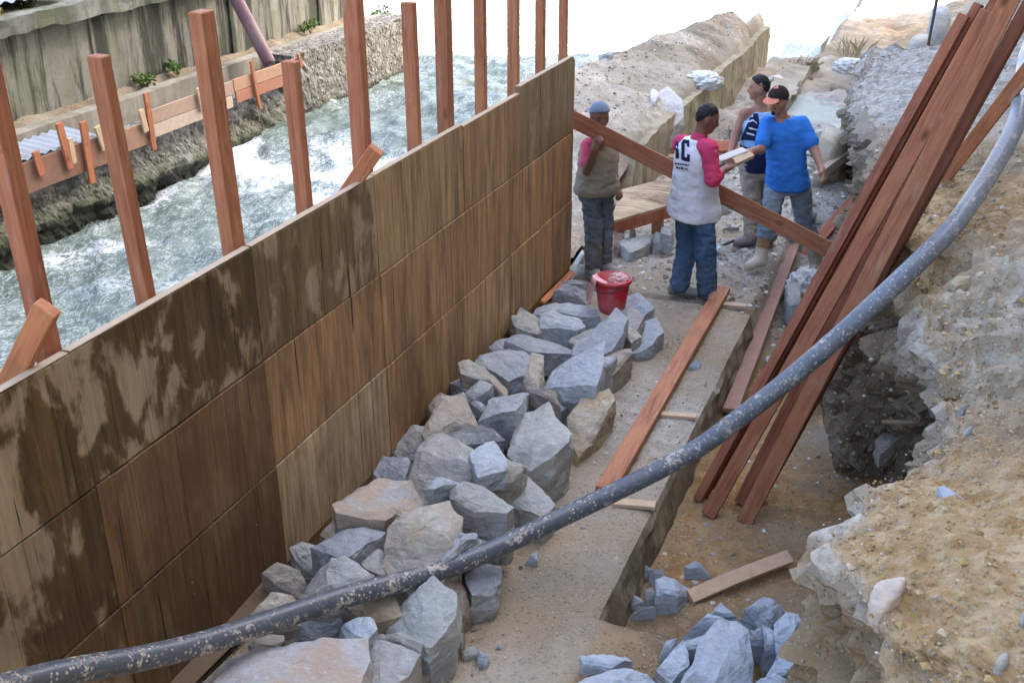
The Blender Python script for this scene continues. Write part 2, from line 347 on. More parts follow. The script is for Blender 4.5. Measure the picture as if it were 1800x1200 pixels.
# river
def river_z(x, y):
    p = P3(x, y*.8); w = .11*fbm(p, .55, 3)+.085*fbm(p+9, 1.9, 4)+.035*fbm(p+40, 5.5, 3)
    jump = np.exp(-((y-13.4-.25*(x+7))/.9)**2)*sstep(-4.2, -6.2, x)
    drop = .22*sstep(13.2, 14.6, y-.25*(x+7))
    return WATER-.12+w*(1-.35*sstep(20, 30, y))+.16*jump+drop
xs = np.concatenate([np.arange(-40, -9.9, 1.0), np.arange(-9.9, -2.5, .05), np.arange(-2.5, 14, .4)]); ys = np.concatenate([np.arange(1, 22, .055), np.arange(22, 48, .3)])
o, X, Y, Z = sheet('river', xs, ys, river_z, M['water'])
p = P3(X, Y)
fo = .55*fbm(P3(X+.6*perlin(P3(X, Y)*1.3), Y*.75), 1.1, 4)+.62*np.exp(-((Y-13.0-.25*(X+7))/1.3)**2)*sstep(-3.5, -6.5, X)-.9*np.exp(-((Y-14.9-.25*(X+7))/.8)**2)+.30+.12*sstep(11, 6, Y)-.25*sstep(15, 18, Y)
set_attr(o, 'foam', fo*.8+.05)
# far shore and horizon ground
def far_z(x, y): return np.where(y < 48, -1.6, np.minimum(1.2, (y-46)*.06))+np.where(np.hypot(x, y-100) > 300, 6, 0)
sheet('ground_beyond', np.linspace(-600, 600, 61), np.concatenate([np.linspace(-300, 40, 12), np.linspace(46, 900, 50)]), lambda x, y: np.where(y < 45, -1.6, .2+.01*(y-45)+3*fbm(P3(x, y), .01, 3)*sstep(60, 200, y)), M['floor'])

# left bank: mossy rubble river wall, ledge, retaining wall with cap, terrace
def rubble_wall():
    ys = np.arange(2.5, 18.9, .07); t = np.linspace(0, 1, 22)
    top = np.where(ys < 14.75, .10, .43); V = []
    for k in t:
        z = -1.3+(top+1.3)*k
        x = -9.62-.16*(k-.7)+.10*np.exp(-((z+.45)/.16)**2)*(ys < 15)
        V.append(np.stack([x+0*ys, ys, z+0*ys], 1))
    V.append(np.stack([-9.95+0*ys, ys, top+.005], 1)); V.append(np.stack([-10.16+0*ys, ys, top+.01], 1))
    V = np.array(V); n = V.shape[0]
    A = V.reshape(-1, 3); near = np.where(A[:, 1] < 15.2, 1, .35)
    A[:, 0] += (.085*fbm(A, 1.7, 3)+.055*fbm(A+5, 6, 3))*near*(A[:, 0] > -9.9)
    return build('river_wall', A, grid_faces(n, len(ys))[:, ::-1], M['rubble'], smooth=False, loc=(-9.8, 10, -1))
tag(rubble_wall(), 'mossy rough stone river wall rising out of the foaming water on the far bank', 'river wall')
o = box('concrete_kerb', (-10.35, 3, .05), (-10.16, 18.8, .43), M['ledge'], rough=.012, cell=.16, loc=(-10.3, 10, .05)); tag(o, 'long low grey concrete kerb behind the timber edging on the far bank', 'kerb')
def strip_z(x, y): return .40+.05*fbm(P3(x, y), 2.5, 3)+.05*sstep(-10.45, -10.6, x)
o, X, Y, Z = sheet('gravel_strip', np.arange(-10.72, -10.30, .05), np.arange(3, 18.8, .1), strip_z, M['mound']); set_attr(o, 'dirt', np.clip(.75+.6*fbm(P3(X, Y), 1.4, 3), 0, .95))
rw = thing('retaining_wall', 'tall stained grey concrete retaining wall with jutting cap on the far bank', 'retaining wall', (-10.9, 12, .3))
box('wall', (-11.1, 3, .2), (-10.6, 18.6, 1.47), M['conc'], rw, rough=.012, cell=.15)
for yy in (9.55, 11.55, 14.6, 17.2): box('pilaster', (-10.6, yy, .3), (-10.57, yy+.42, 1.44), M['conc'], rw, rough=.006, cell=.14)
box('cap', (-11.15, 3, 1.473), (-10.40, 18.6, 1.68), M['cap'], rw, rough=.035, cell=.12)
def terr_z(x, y): return 1.62+.16*fbm(P3(x, y), .8, 4)+.22*sstep(-11.4, -13, x)
sheet('upper_terrace', np.arange(-24, -10.9, .2), np.arange(3, 18.5, .2), terr_z, M['mound'])
# ------- working floor
def floor_z(x, y):
    p = P3(x, y); t = sstep(8.66, 8.86, y+.06*perlin(p*3))
    edge = sstep(-1.34, -1.22, x+.05*perlin(p*4+9))*(1-sstep(10.9, 12.4, y))
    high = -.02+.05*fbm(p, 2.2, 4)*sstep(8.9, 9.6, y)
    low = -.36+.10*sstep(-.55, .25, x)+.03*fbm(p, 2.4, 4)+.08*sstep(8.5, 10.5, y)
    z = high*(1-edge)+low*edge
    z = z*t+(-.36+.10*sstep(-.55, .25, x)+.03*fbm(p, 2.4, 4))*(1-t)
    z = np.maximum(z, .022+.02*fbm(p, 2, 3)-.06*sstep(-1.40, -1.62, x)-.5*(1-sstep(-.55, -1.15, x+.15*perlin(p*2))*np.clip((5.15-y-.25*perlin(p*1.5+4))/.85, 0, 1)))*(x > -1.7)+z*(x <= -1.7)
    far = sstep(12, 15, y); z = z+far*(.12*fbm(p, .7, 4)+.05*fbm(p, 3, 3))
    z = z+sstep(-1.6, 1.8, x)*sstep(16, 19, y)*1.0
    z = z-1.2*sstep(-2.25, -2.75, x-.012*(y-20)+.2*perlin(p*.6))*sstep(19.8, 21, y)
    z = z-1.2*sstep(-3.12, -3.28, x)*(y < 21)
    return z+.012*fbm(p, 9, 3)
xs = np.concatenate([np.arange(-3.3, 1.3, .04), np.arange(1.3, 6, .2)]); ys = np.concatenate([np.arange(2, 13, .04), np.arange(13, 46, .09)])
o, X, Y, Z = sheet('ground', xs, ys, floor_z, M['floor'])
p = P3(X, Y)
tr = sstep(-1.32, -1.2, X)*(Y < 12)
set_attr(o, 'brown', np.clip(tr*(.75+.5*fbm(p, 1.3, 3))*sstep(9.5, 8, Y), 0, .95)); set_attr(o, 'ochre', np.clip(tr*sstep(8.2, 6.3, Y)*(.1+.7*fbm(p, 1.3, 3)), 0, .5)+.75*np.exp(-(((X+.9)/.9)**2+((Y-22.5)/1.6)**2)))
set_attr(o, 'dirt', np.clip(tr*(.05+.7*fbm(p+3, 1.1, 3)), 0, .45)+.5*sstep(17, 21, Y)*np.clip(.4+fbm(p, .8, 3), 0, 1))
set_attr(o, 'grey', np.clip(sstep(8.9, 10, Y)*(.45+.9*fbm(p+8, .9, 3)), 0, .85)*(1-.6*sstep(16, 20, Y))); set_attr(o, 'chalk', np.clip(.5*sstep(9.5, 12, Y)*fbm(p+20, 1.6, 3), 0, .6))
GROUND = o
# ------- footing slab the stone wall is being laid on
def slab():
    xs = np.arange(-3.06, -1.299, .04); ys = np.arange(1.8, 8.75, .05)
    X, Y = np.meshgrid(xs, ys, indexing='ij'); edge = sstep(-1.36, -1.30, X)
    Z = .012*fbm(P3(X, Y), 1.6, 4)+.006*fbm(P3(X, Y), 8, 3)-edge*.018
    n = len(ys); V = P3(X, Y, Z).reshape(-1, 3); F = grid_faces(len(xs), n).tolist()
    rows = [V[-n:]]
    for k, z in enumerate((-.06, -.14, -.22, -.30, -.42)):
        w = rows[0].copy(); w[:, 2] = z; w[:, 0] += .02+.022*fbm(w+k, 3.5, 4)+.03*(k/4); rows.append(w)
    base = len(V)-n
    off = base
    for w in rows[1:]:
        b = len(V); V = np.vstack([V, w])
        for j in range(n-1): F.append((off+j, b+j, b+j+1, off+j+1))
        off = b
    # far end wall of the slab
    ends = [np.stack([xs, np.full(len(xs), ys[-1]), Z[:, -1]], 1)]
    b0 = len(V); e = ends[0].copy(); V = np.vstack([V, e]); e2 = e.copy(); e2[:, 2] = -.4; V = np.vstack([V, e2])
    for j in range(len(xs)-1): F.append((b0+j, b0+j+1, b0+len(xs)+j+1, b0+len(xs)+j))
    o = build('footing_slab', V, F, M['floor'], smooth=False); o.data.materials.append(M['slabside'])
    for q in o.data.polygons:
        if abs(q.normal.z) < .7: q.material_index = 1  # side faces take the darker brown concrete
    X, Y = V[:, 0], V[:, 1]
    set_attr(o, 'dirt', np.clip(.25*fbm(P3(X, Y), 1.1, 3)+.35*sstep(-2.2, -2.9, X), 0, .6)); set_attr(o, 'grey', np.clip(.3+.6*fbm(P3(X, Y)+4, .8, 3), 0, .6)); set_attr(o, 'ochre', np.clip(.4*fbm(P3(X, Y)+14, .9, 3), 0, .3))
    tag(o, kind='structure'); return o
slab()
# ------- earth bank on the right (foot line, lip line, back line)
L = [(.95, 1.2, 1.2), gz(1645, 1200, 1.2), gz(1548, 1095, 1.2), gz(1450, 974, 1.2), gz(1520, 872, 1.15), gz(1640, 820, 1.15), gz(1672, 775, 1.14), gz(1657, 690, 1.18), gz(1618, 560, 1.32), gz(1596, 455, 1.5), gz(1572, 370, 1.4), gz(1545, 270, 1.2), gz(1508, 196, 1.1), gz(1494, 155, 1.05), gz(1540, 92, 1.05), gz(1660, 80, 1.1), np.array((1.2, 17.6, 1.3)), np.array((4, 18.5, 2))]
L = np.array([np.array(q) for q in L])
Ft = np.array([(.75, 1.2, -.4), L[1]+(-.16, -.02, -1.6), L[2]+(-.10, 0, -1.6), L[3]+(-.03, .06, -1.6), L[4]+(0, .12, -1.55), L[5]+(.1, .5, -1.5), (.5, 6.0, -.4), (.36, 6.75, -.36), (-.03, 7.0, -.36), (-.33, 6.95, -.36), (-.52, 7.7, -.36), (-.78, 9.3, -.34), gz(1532, 305, -.12), L[13]+(.02, .1, -1.2), L[14]+(.1, .4, -1.2), L[15]+(0, .6, -1.2), (1.2, 18.4, .1), (4, 19.5, .6)])
Bk = np.array([(3.2, 1.0, 2.1), (3.2, 2.0, 2.1), (3.2, 2.6, 2.1), (3.2, 3.0, 2.1), (3.2, 3.5, 2.1), (3.2, 4.1, 2.1), (3.2, 4.5, 2.1), (3.2, 5.1, 2.15), (3.2, 5.8, 2.3), (3.2, 6.4, 2.4), (3.2, 7.4, 2.4), (3.2, 9.6, 2.2), (3.2, 12, 1.9), (3.2, 13.3, 1.8), (3.2, 15, 1.7), (3.6, 16, 1.7), (4.0, 16.6, 1.9), (5, 17.5, 2.3)])
s = np.concatenate([[0], np.cumsum(np.linalg.norm(np.diff(L, axis=0), axis=1)*np.array([1, 1, 1.3, 1.3, 1.3, 1.3, 1.6, 1.6, 1.2, 1, 1, .8, .7, .7, .7, .6, .4]))])
u = np.linspace(0, s[-1], 440)
def ip(A): return np.stack([np.interp(u, s, A[:, k]) for k in range(3)], 1)
l, f, b = ip(L), ip(Ft), ip(Bk)
wob = .05*fbm(l, 2.3, 3)[:, None]; l = l+wob*np.array([1, .6, .3])
rows = []
tf = np.linspace(0, 1, 34)
for t in tf:
    w = f+(l-f)*t; w[:, :2] += ((l-f)[:, :2])*(.35*math.sin(t*math.pi)*(t-.35)); rows.append(w)
for t in np.linspace(0, 1, 62)[1:]**1.7: 
    w = l+(b-l)*t; w[:, 2] += .0; rows.append(w)
V = np.array(rows); nf = len(tf)
dV = np.gradient(V, axis=0); dU = np.gradient(V, axis=1); N = np.cross(dU, dV); N /= np.linalg.norm(N, axis=2)[..., None]+1e-9
if N[-5, 100, 2] < 0: N = -N
Pq = V.reshape(-1, 3); rowi = np.repeat(np.arange(V.shape[0]), V.shape[1])
X_, Y_ = Pq[:, 0], Pq[:, 1]; onf = 1-sstep(nf-5, nf+5, rowi); bulk = fbm(Pq, 1.3, 3); rid = 1-np.abs(fbm(Pq*np.array([1, 1, 2.2])+6, 3.0, 3)); fine = fbm(Pq+30, 9, 3); cell = np.round(fbm(Pq+50, 4.5, 2)*2.5)/2.5
keep = np.minimum(1, rowi/4)
vfine = fbm(Pq+70, 22, 2); brk = np.exp(-((Y_-6.0)/1.0)**2)*np.exp(-((X_-.35)/.4)**2); topd = .09*brk*cell+.06*bulk+.03*fine+.014*vfine+.03*(rid-.6)+.06*cell*np.clip(fbm(Pq+8, .9, 2)+.3, 0, 1)
disp = (onf*(.15*bulk+.18*(rid-.6)+.06*fine+.10*cell)+(1-onf)*topd)*keep
Pq = Pq+N.reshape(-1, 3)*disp[:, None]
fc = grid_faces(V.shape[0], V.shape[1])
o = build('earth_bank', Pq, fc, M['bank']); tag(o, kind='structure')
X, Y, Z = Pq.T; nb = fbm(Pq, 1.8, 4)
def blob(c, r, q=1.0): return np.clip(q*1.7*np.exp(-(((Pq-np.array(c))/np.array(r))**2).sum(1))+.38*nb-.12, 0, 1)
grey = np.maximum.reduce([blob((-.4, 13.4, 1.2), (1.3, 3.0, .5), 1.15), blob((.95, 8.8, 1.8), (.3, 1.2, .5), .8), blob((.95, 5.3, 1.5), (.25, .6, .5), .7), blob((.85, 4.5, 1.5), (.25, .4, .5), .6)])*(1-onf*.55)
ochre = np.maximum.reduce([blob((.25, 3.7, 1.2), (.7, 1.0, .6), 1.15), blob((.05, 6.7, 1.5), (.5, .8, .5), 1.1), blob((.6, 7.4, 1.6), (.35, .7, .5), .8), blob((.1, 7.6, 1.5), (.3, .9, .3), .8)])*(1-onf*.4)
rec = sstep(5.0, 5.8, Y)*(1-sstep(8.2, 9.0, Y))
set_attr(o, 'grey', np.clip(grey*(1-ochre*.6), 0, .9)); set_attr(o, 'ochre', np.clip(ochre, 0, .85))
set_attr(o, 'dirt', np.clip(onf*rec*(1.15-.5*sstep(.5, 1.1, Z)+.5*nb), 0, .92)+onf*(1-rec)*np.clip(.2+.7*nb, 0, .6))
lip = np.exp(-((rowi-nf)/4.0)**2)
set_attr(o, 'chalk', np.clip(lip*(.45+.9*nb)*(Y < 6)+np.clip(blob((.42, 6.1, 1.4), (.34, .8, .6), .65)-.08, 0, .65)*(1-onf*.3), 0, .85)*(1-.8*onf*rec*(rowi < nf-8)))
BANK_V = Pq; BANK_TOP = Pq.reshape(V.shape)[nf+1:]
_bm = bmesh.new(); _bm.from_mesh(o.data); BANK_TREE = BVHTree.FromBMesh(_bm); _bm.free()
def bank_hit(px, py):
    d = Vector(bearing(px, py)).normalized(); h = BANK_TREE.ray_cast(Vector(EYE), d); return np.array(h[0]) if h[0] is not None else None
# ------- mound of fill with its old concrete wall
def mound_z(x, y):
    p = P3(x, y); xr = -4.4+(y-13)*.17; zr = .96-.6*sstep(12.2, 9.6, y); zt = .50*sstep(9.9, 11.6, y)+.0
    a = np.clip((x+3.14)/np.minimum(xr+3.14, -.3), 0, 1); z = zt+(zr-zt)*(a**.5)
    z = np.where(x < xr, zr-1.5*sstep(0, 1.5, xr-x), z)
    z = z-1.2*sstep(18.3, 19.2, y+.2*(x+4))*(x < -3.3)-1.9*sstep(9.25, 8.9, y)*sstep(-3.2, -3.4, x)
    return z+.045*fbm(p, 1.0, 4)*np.clip((-3.14-x)*4, 0, 1)+.035*fbm(p+7, 3.6, 3)+.02*fbm(p+3, 11, 2)
o, X, Y, Z = sheet('rubble_mound', np.arange(-6.2, -3.13, .045), np.arange(8.85, 19.35, .05), mound_z, M['mound'], smooth=True)
p = P3(X, Y)
set_attr(o, 'chalk', np.clip(.25+.5*sstep(16.5, 11, Y)+.8*fbm(p, 1.2, 3)-.1, 0, .9)); set_attr(o, 'dirt', np.clip(.3*sstep(13, 17, Y)+.6*fbm(p+5, 1.3, 4), 0, .5)); set_attr(o, 'grey', np.clip(.5*fbm(p+15, .9, 3), 0, .5)); set_attr(o, 'ochre', np.clip(.5*fbm(p+25, 1.0, 3), 0, .35))
MOUND = mound_z
o = box('old_concrete_wall', (-3.30, 9.9, -.25), (-3.06, 19.42, .57), M['moundwall'], rough=.02, cell=.08, loc=(-3.2, 14, 0))
for v in o.data.vertices:
    y = v.co.y+14; h = .04+.96*float(sstep(10.0, 11.7, y+.18*math.sin(y*9)))+.03*math.sin(y*2.1)
    if v.co.z > -.2: v.co.z = -.2+(v.co.z+.2)*h
tag(o, 'ochre stained broken concrete wall holding the rubble mound behind the men', 'wall')
o = box('concrete_kerb', (-2.62, 14.2, -.2), (-2.2, 19.2, .12), M['mound'], rough=.05, cell=.12, loc=(-2.4, 16, 0)); tag(o, 'short broken concrete kerb between the old wall and the puddle', 'kerb')
o, X, Y, Z = sheet('puddle', np.linspace(-2.15, -1.3, 12), np.linspace(13.8, 17.0, 24), lambda x, y: .0+.004*fbm(P3(x, y), 2, 2), M['water']); set_attr(o, 'foam', np.full(len(X), -1.0))
# ------- steep hill added out of view, only to keep the sun off the works
def shade_hill_z(x, y): 
    h = 25*sstep(3.2, 7.2, x+.25*fbm(P3(x, y), .4, 2))+.04*(x-6)*(x > 6); e = sstep(29.2, 27.2, y)
    return 1.2+(h+.5*fbm(P3(x, y), .5, 4))*e
sheet('added_shade_hill', np.concatenate([np.arange(2.9, 8, .25), np.arange(8, 40, 2)]), np.concatenate([np.arange(-40, 0, 2), np.arange(0, 36, .4)]), shade_hill_z, M['hill'])

# ================================================================== FORMWORK WALL: panels of upright planks
fw = thing('formwork_wall', 'long stained timber formwork wall of upright planks separating the river from the works', 'formwork', (-3.03, 5.5, 0))
cols = [(.42, 1.655), (1.66, 2.895), (2.90, 4.128), (4.133, 5.367), (5.372, 6.607), (6.612, 7.652), (7.657, 8.90)]
rowz = [(.10, .733), (.737, 1.352), (1.357, 1.965)]
TINT = {  # (column, row): (r, g, b, wetness); the dark lower-left tints include painted shade
 (0, 2): (.8, .70, .56, 1), (1, 2): (.8, .70, .56, 1), (2, 2): (.8, .75, .66, 1), (3, 2): (1.05, 1.0, .9, .8), (4, 2): (1.12, 1.05, .92, .12), (5, 2): (.98, .84, .68, .05), (6, 2): (.78, .76, .66, .3),
 (0, 1): (.5, .42, .34, .9), (1, 1): (.48, .40, .32, .8), (2, 1): (.42, .32, .24, .12), (3, 1): (1.0, .82, .66, .08), (4, 1): (1.03, .87, .69, .05), (5, 1): (1.0, .82, .63, .05), (6, 1): (1.06, .87, .66, .05),
 (0, 0): (.42, .35, .28, .6), (1, 0): (.40, .33, .26, .45), (2, 0): (.36, .28, .21, .12), (3, 0): (1.4, 1.4, 1.38, .35), (4, 0): (1.0, .82, .63, .05), (5, 0): (1.18, 1.02, .84, 0), (6, 0): (1.08, .9, .7, 0)}
def slab_mesh(name, lo, hi, m, parent, col, bev=.0015):
    bm = bmesh.new(); bmesh.ops.create_cube(bm, size=1)
    lo = np.array(lo); hi = np.array(hi); org = np.array(wloc(parent))
    c = (lo+hi)/2
    for v in bm.verts: v.co = Vector(np.array(v.co)*(hi-lo))
    bmesh.ops.bevel(bm, geom=list(bm.edges), offset=bev, segments=1, affect='EDGES')
    me = bpy.data.meshes.new(name); bm.to_mesh(me); bm.free(); me.materials.append(m)
    o = link(name, me, parent); o.location = c-org; o.color = col; return o
for ci, (y0, y1) in enumerate(cols):
    for ri, (z0, z1) in enumerate(rowz):
        tr = TINT[(ci, ri)]; dx = (.011, .005, 0)[ri]+random.uniform(-.003, .003)
        if ci == 6 and ri == 2: z1 = 2.0
        if ci == 5 and ri == 2: z1 = 1.95
        pan = slab_mesh('panel', (-3.058, y0+.002, z0), (-3.030+dx, y1-.002, z1-.004), M['ply'], fw, tr)
        y = y0
        while y < y1-.01:
            w = random.choice([.10, .12, .14, .17, .2, .25]); 
            if y1-y-w < .07: w = y1-y
            k = random.uniform(.92, 1.08)
            slab_mesh('plank', (-3.0295+dx, y+.0007, z0+random.uniform(0, .004)), (-3.0125+dx+random.uniform(-.0018, .0012), y+w-.0007, z1-random.uniform(0, .006)), M['ply'], pan, (tr[0]*k, tr[1]*k, tr[2]*k, tr[3]))
            y += w
        if ri == 2: slab_mesh('capping', (-3.056+dx, y0+.003, z1+.001), (-3.0135+dx, y1-.003, z1+.006), M['offcut'], fw, (.9, .98, 1.05, 1), .003)
slab_mesh('base_board', (-3.056, .42, -.02), (-3.010, 4.5, .097), M['ply'], fw, (.5, .42, .36, .2)); slab_mesh('base_board', (-3.056, 4.504, -.02), (-3.008, 8.89, .097), M['ply'], fw, (.7, .55, .42, .1))
slab_mesh('end_batten', (-3.10, 8.904, -.02), (-3.016, 8.94, 1.97), M['ply'], fw, (1.2, 1.1, .95, 0))
# studs rising behind it
post_lab = ['red timber post at the left edge of the photo, propped by a short brace', 'tall red post with a knot near its flat top, second from the left', 'tallest fully visible red post, topped in front of the grey retaining wall', 'short red post ending lower than its neighbours against the rushing water', 'broad red post running out of the photo beside a slanting brace', 'red post with a visible top just right of the braced post', 'dark streaked red post between the white glare and the river', 'slim red post fourth from the far end of the formwork', 'slim red post third from the far end of the formwork', 'slim red post next to last at the far end of the formwork', 'slimmest red post at the far corner of the formwork wall']
posts = [(2.82, 3.12, -.02, .075, .075), (3.41, 3.0, -.05, .076, .055), (4.04, 3.07, -.03, .075, .095), (4.71, 2.73, -.02, .08, .055), (5.35, 3.5, 0, .095, .075), (6.02, 2.83, -.01, .085, .05), (6.48, 3.4, .0, .09, .085), (7.08, 3.4, 0, .08, .05), (7.70, 3.3, 0, .085, .05), (8.26, 3.3, -.02, .072, .055), (8.82, 3.2, -.02, .07, .045)]
for (y, zt, ly, a, b), lab in zip(posts, post_lab):
    x = -3.06-a/2; y += .025; k = random.uniform(.88, 1.1)
    o = board('timber_post', (x, y+b/2+ly*(-2.85)/1.1, -.9), (x-.01*random.random(), y+b/2+ly*(zt-1.95)/1.1, zt), b, a, M['wood'], (1, 0, 0), col=(k*.95, k*random.uniform(.84, .94), k*.86), warp=.004)
    tag(o, lab, 'post', 'timber posts behind the formwork')
for p0, p1, lab, y in (((-6, 720), (84, 540), 'short stubby red brace with sawn top against the leftmost post', 2.74), ((560, 412), (662, 262), 'short slanting red brace crossing the broad post at the wall top', 5.25)):
    o = board('timber_brace', gy(*p0, y), gy(*p1, y), .088, .055, M['wood'], (.25, -1, 0), col=(1.12, 1.05, .95), bev=.005); tag(o, lab, 'brace', 'slanting timber braces')
# ================================================================== LEFT BANK EDGING
ef = thing('edge_formwork', 'low timber edging with nailed stakes along the mossy far bank', 'timber edging', (-9.55, 12, .2))
for (y0, y1, z0, z1, c) in ((8.3, 10.45, -.02, .33, (.75, .5, .42)), (10.47, 11.15, .02, .30, (1.0, .72, .6)), (11.17, 13.0, .24, .42, (1.1, .95, .85)), (11.2, 12.95, .06, .225, (1.45, 1.4, 1.35)), (13.02, 14.74, .27, .44, (1.25, .9, .72)), (13.05, 14.72, .10, .265, (1.1, .62, .5))):
    board('board', (-9.5, y0, (z0+z1)/2), (-9.5, y1, (z0+z1)/2+random.uniform(-.015, .015)), z1-z0, .03, M['greyboard'], (1, 0, 0), ef, c)
for (a, b, c, d, w) in ((62, 266, 74, 308, .10), (103, 216, 124, 297, .10), (122, 243, 130, 287, .08), (145, 214, 163, 322, .11), (170, 222, 184, 263, .09), (247, 193, 257, 232, .09), (256, 163, 271, 264, .09), (348, 155, 356, 195, .08), (441, 108, 457, 192, .06), (524, 95, 530, 118, .06)):
    pale = (c in (184, 257, 356, 130)); board('stake', gx(c, d, -9.455), gx(a, b, -9.455), w, .035, M['offcut'] if pale else M['wood'], (1, 0, 0), ef, (1, 1, 1) if pale else (1.05, .9, .85))
V = []; us = np.linspace(0, 1, 60); vs = np.linspace(0, 1, 12)
for a in us: V += [(-10.12+.5*v, 8.4+1.95*a, .36-.05*v+.018*math.sin(a*2*math.pi*14)) for v in vs]
o = build('corrugated_sheet', V, grid_faces(60, 12), M['metal'], loc=(-9.9, 9.4, .36), smooth=True); tag(o, 'bluish corrugated metal sheet lying behind the timber edging at the far left', 'metal sheet')
V = []
for a in us: V += [(-12.2+1.55*v, 9.0+2.3*a, 1.93-.12*v+.02*math.sin(a*2*math.pi*11)) for v in vs]
o = build('corrugated_sheet', V, grid_faces(60, 12), M['metal'], loc=(-11.5, 10, 1.9), smooth=True); tag(o, 'grey ribbed metal sheet lying on top of the retaining wall', 'metal sheet')
pp = gx(474, 112, -9.75); pt = gx(395, -40, -10.25)
o = tube('drain_pipe', [pp, pp+(pt-pp)*.5, pt], .10, M['pvc'], loc=pp); tag(o, 'violet brown pipe slanting down the retaining wall onto the timber edging', 'pipe')
pc = gx(4, 26, -10.7)
o = tube('pipe_stub', [pc+(-.5, -.3, .05), pc+(-.2, -.12, .02), pc], .085, M['cream'], loc=pc, cap=False); tag(o, 'cream pipe end poking out of the bushes above the retaining wall', 'pipe')
# ================================================================== VEGETATION
def leaves(name, cen, rad, n, size, parent=None, col=None, up=.3, seed=1):
    r = np.random.default_rng(seed); q = r.normal(size=(n, 3)); q /= np.linalg.norm(q, axis=1)[:, None]
    clump = r.normal(size=(max(3, n//40), 3)); clump /= np.linalg.norm(clump, axis=1)[:, None]
    q = .45*q+.75*clump[r.integers(0, len(clump), n)]*r.uniform(.5, 1, (n, 1))
    P = np.array(cen)+q*np.array(rad); V = []; F = []
    for p in P:
        a = r.normal(size=3); a[2] += up; a /= np.linalg.norm(a); b = np.cross(a, r.normal(size=3)); b /= np.linalg.norm(b); L = size*r.uniform(.6, 1.3)
        k = len(V); m = p+a*L*.5-np.array([0, 0, .1*L])
        V += [p, m+b*L*.28, p+a*L, m-b*L*.28]; F += [(k, k+1, k+2), (k, k+2, k+3)]
    return build(name, V, F, M['leaf'], parent, col=col)
def shrub(label, cen, rad, n, size, seed, cat='bush', name='bush', col=(1, 1, 1)):
    cen = np.array(cen, float); t = thing(name, label, cat, (cen[0], cen[1], cen[2]-rad[2]))
    leaves('foliage', cen, rad, n, size, t, col, seed=seed)
    for i in range(3):
        d = np.array([random.uniform(-.4, .4)*rad[0], random.uniform(-.4, .4)*rad[1], 0]); b = cen-np.array([0, 0, rad[2]])
        tube('stem', [b, b+(cen-b)*.5+d*.6, cen+d+np.array([0, 0, rad[2]*.3])], [.012, .006], M['twig'], t, sides=5, step=.2)
    return t
shrub('dark green leafy bush on the terrace at the top left corner', gx(60, -5, -11.6), (.9, 1.3, .7), 2600, .11, 3)
shrub('green bush spilling over the wall cap beside the cream pipe end', gx(12, 30, -11.0), (.35, .45, .28), 700, .09, 4)
shrub('loose green bush on the terrace right of the ribbed metal sheet', gx(150, -12, -12.2), (.8, 1.6, .45), 1500, .11, 5)
shrub('low green bush on the terrace above the tallest post', gx(290, -14, -11.6), (.6, 1.2, .35), 900, .1, 7)
for k, (px, py, r, lab) in enumerate(((250, 146, .16, 'small green weed at the wall foot between the second and third posts'), (665, 38, .3, 'pale weed tuft high on the sunlit far wall'), (310, 125, .14, 'small weed at the wall foot just left of the tallest post'), (545, 52, .16, 'small weed at the wall foot right of the violet pipe'))):
    shrub(lab, gx(px, py, -10.45)+np.array([0, 0, .05]), (r, r*1.3, r*.7), 120, .07, 20+k, 'weed', 'weed', (1.2, 1.3, 1))
def dry_weed(label, base, h, n, seed):
    r = np.random.default_rng(seed); n = n//3; base = np.array(base, float); t = thing('dry_weed', label, 'weed', base, 'dry weeds on the far ground')
    V = []; F = []
    for i in range(n):
        a = base+np.array([*r.normal(size=2)*h*.35, -.02]); d = np.array([*r.normal(size=2)*.45, 1])*h*r.uniform(.4, 1.1); s = np.array([.004, .003, 0])*r.choice([-1, 1], 3)
        k = len(V); V += [a-s, a+s, a+d*.6+s*.7+r.normal(size=3)*.02, a+d+r.normal(size=3)*.05]; F += [(k, k+1, k+2), (k, k+2, k+3)]
    build('stems', V, F, M['straw'], t)
for k, (px, py, h, lab) in enumerate(((1500, 72, .4, 'grey dry brushwood tuft above the big grey block'), (1420, 95, .25, 'low dry tuft at the edge of the white glare'))):
    b = gz(px, py+12, .15); dry_weed(lab, (b[0], b[1], floor_z(b[0], b[1])), h, 140, 40+k)
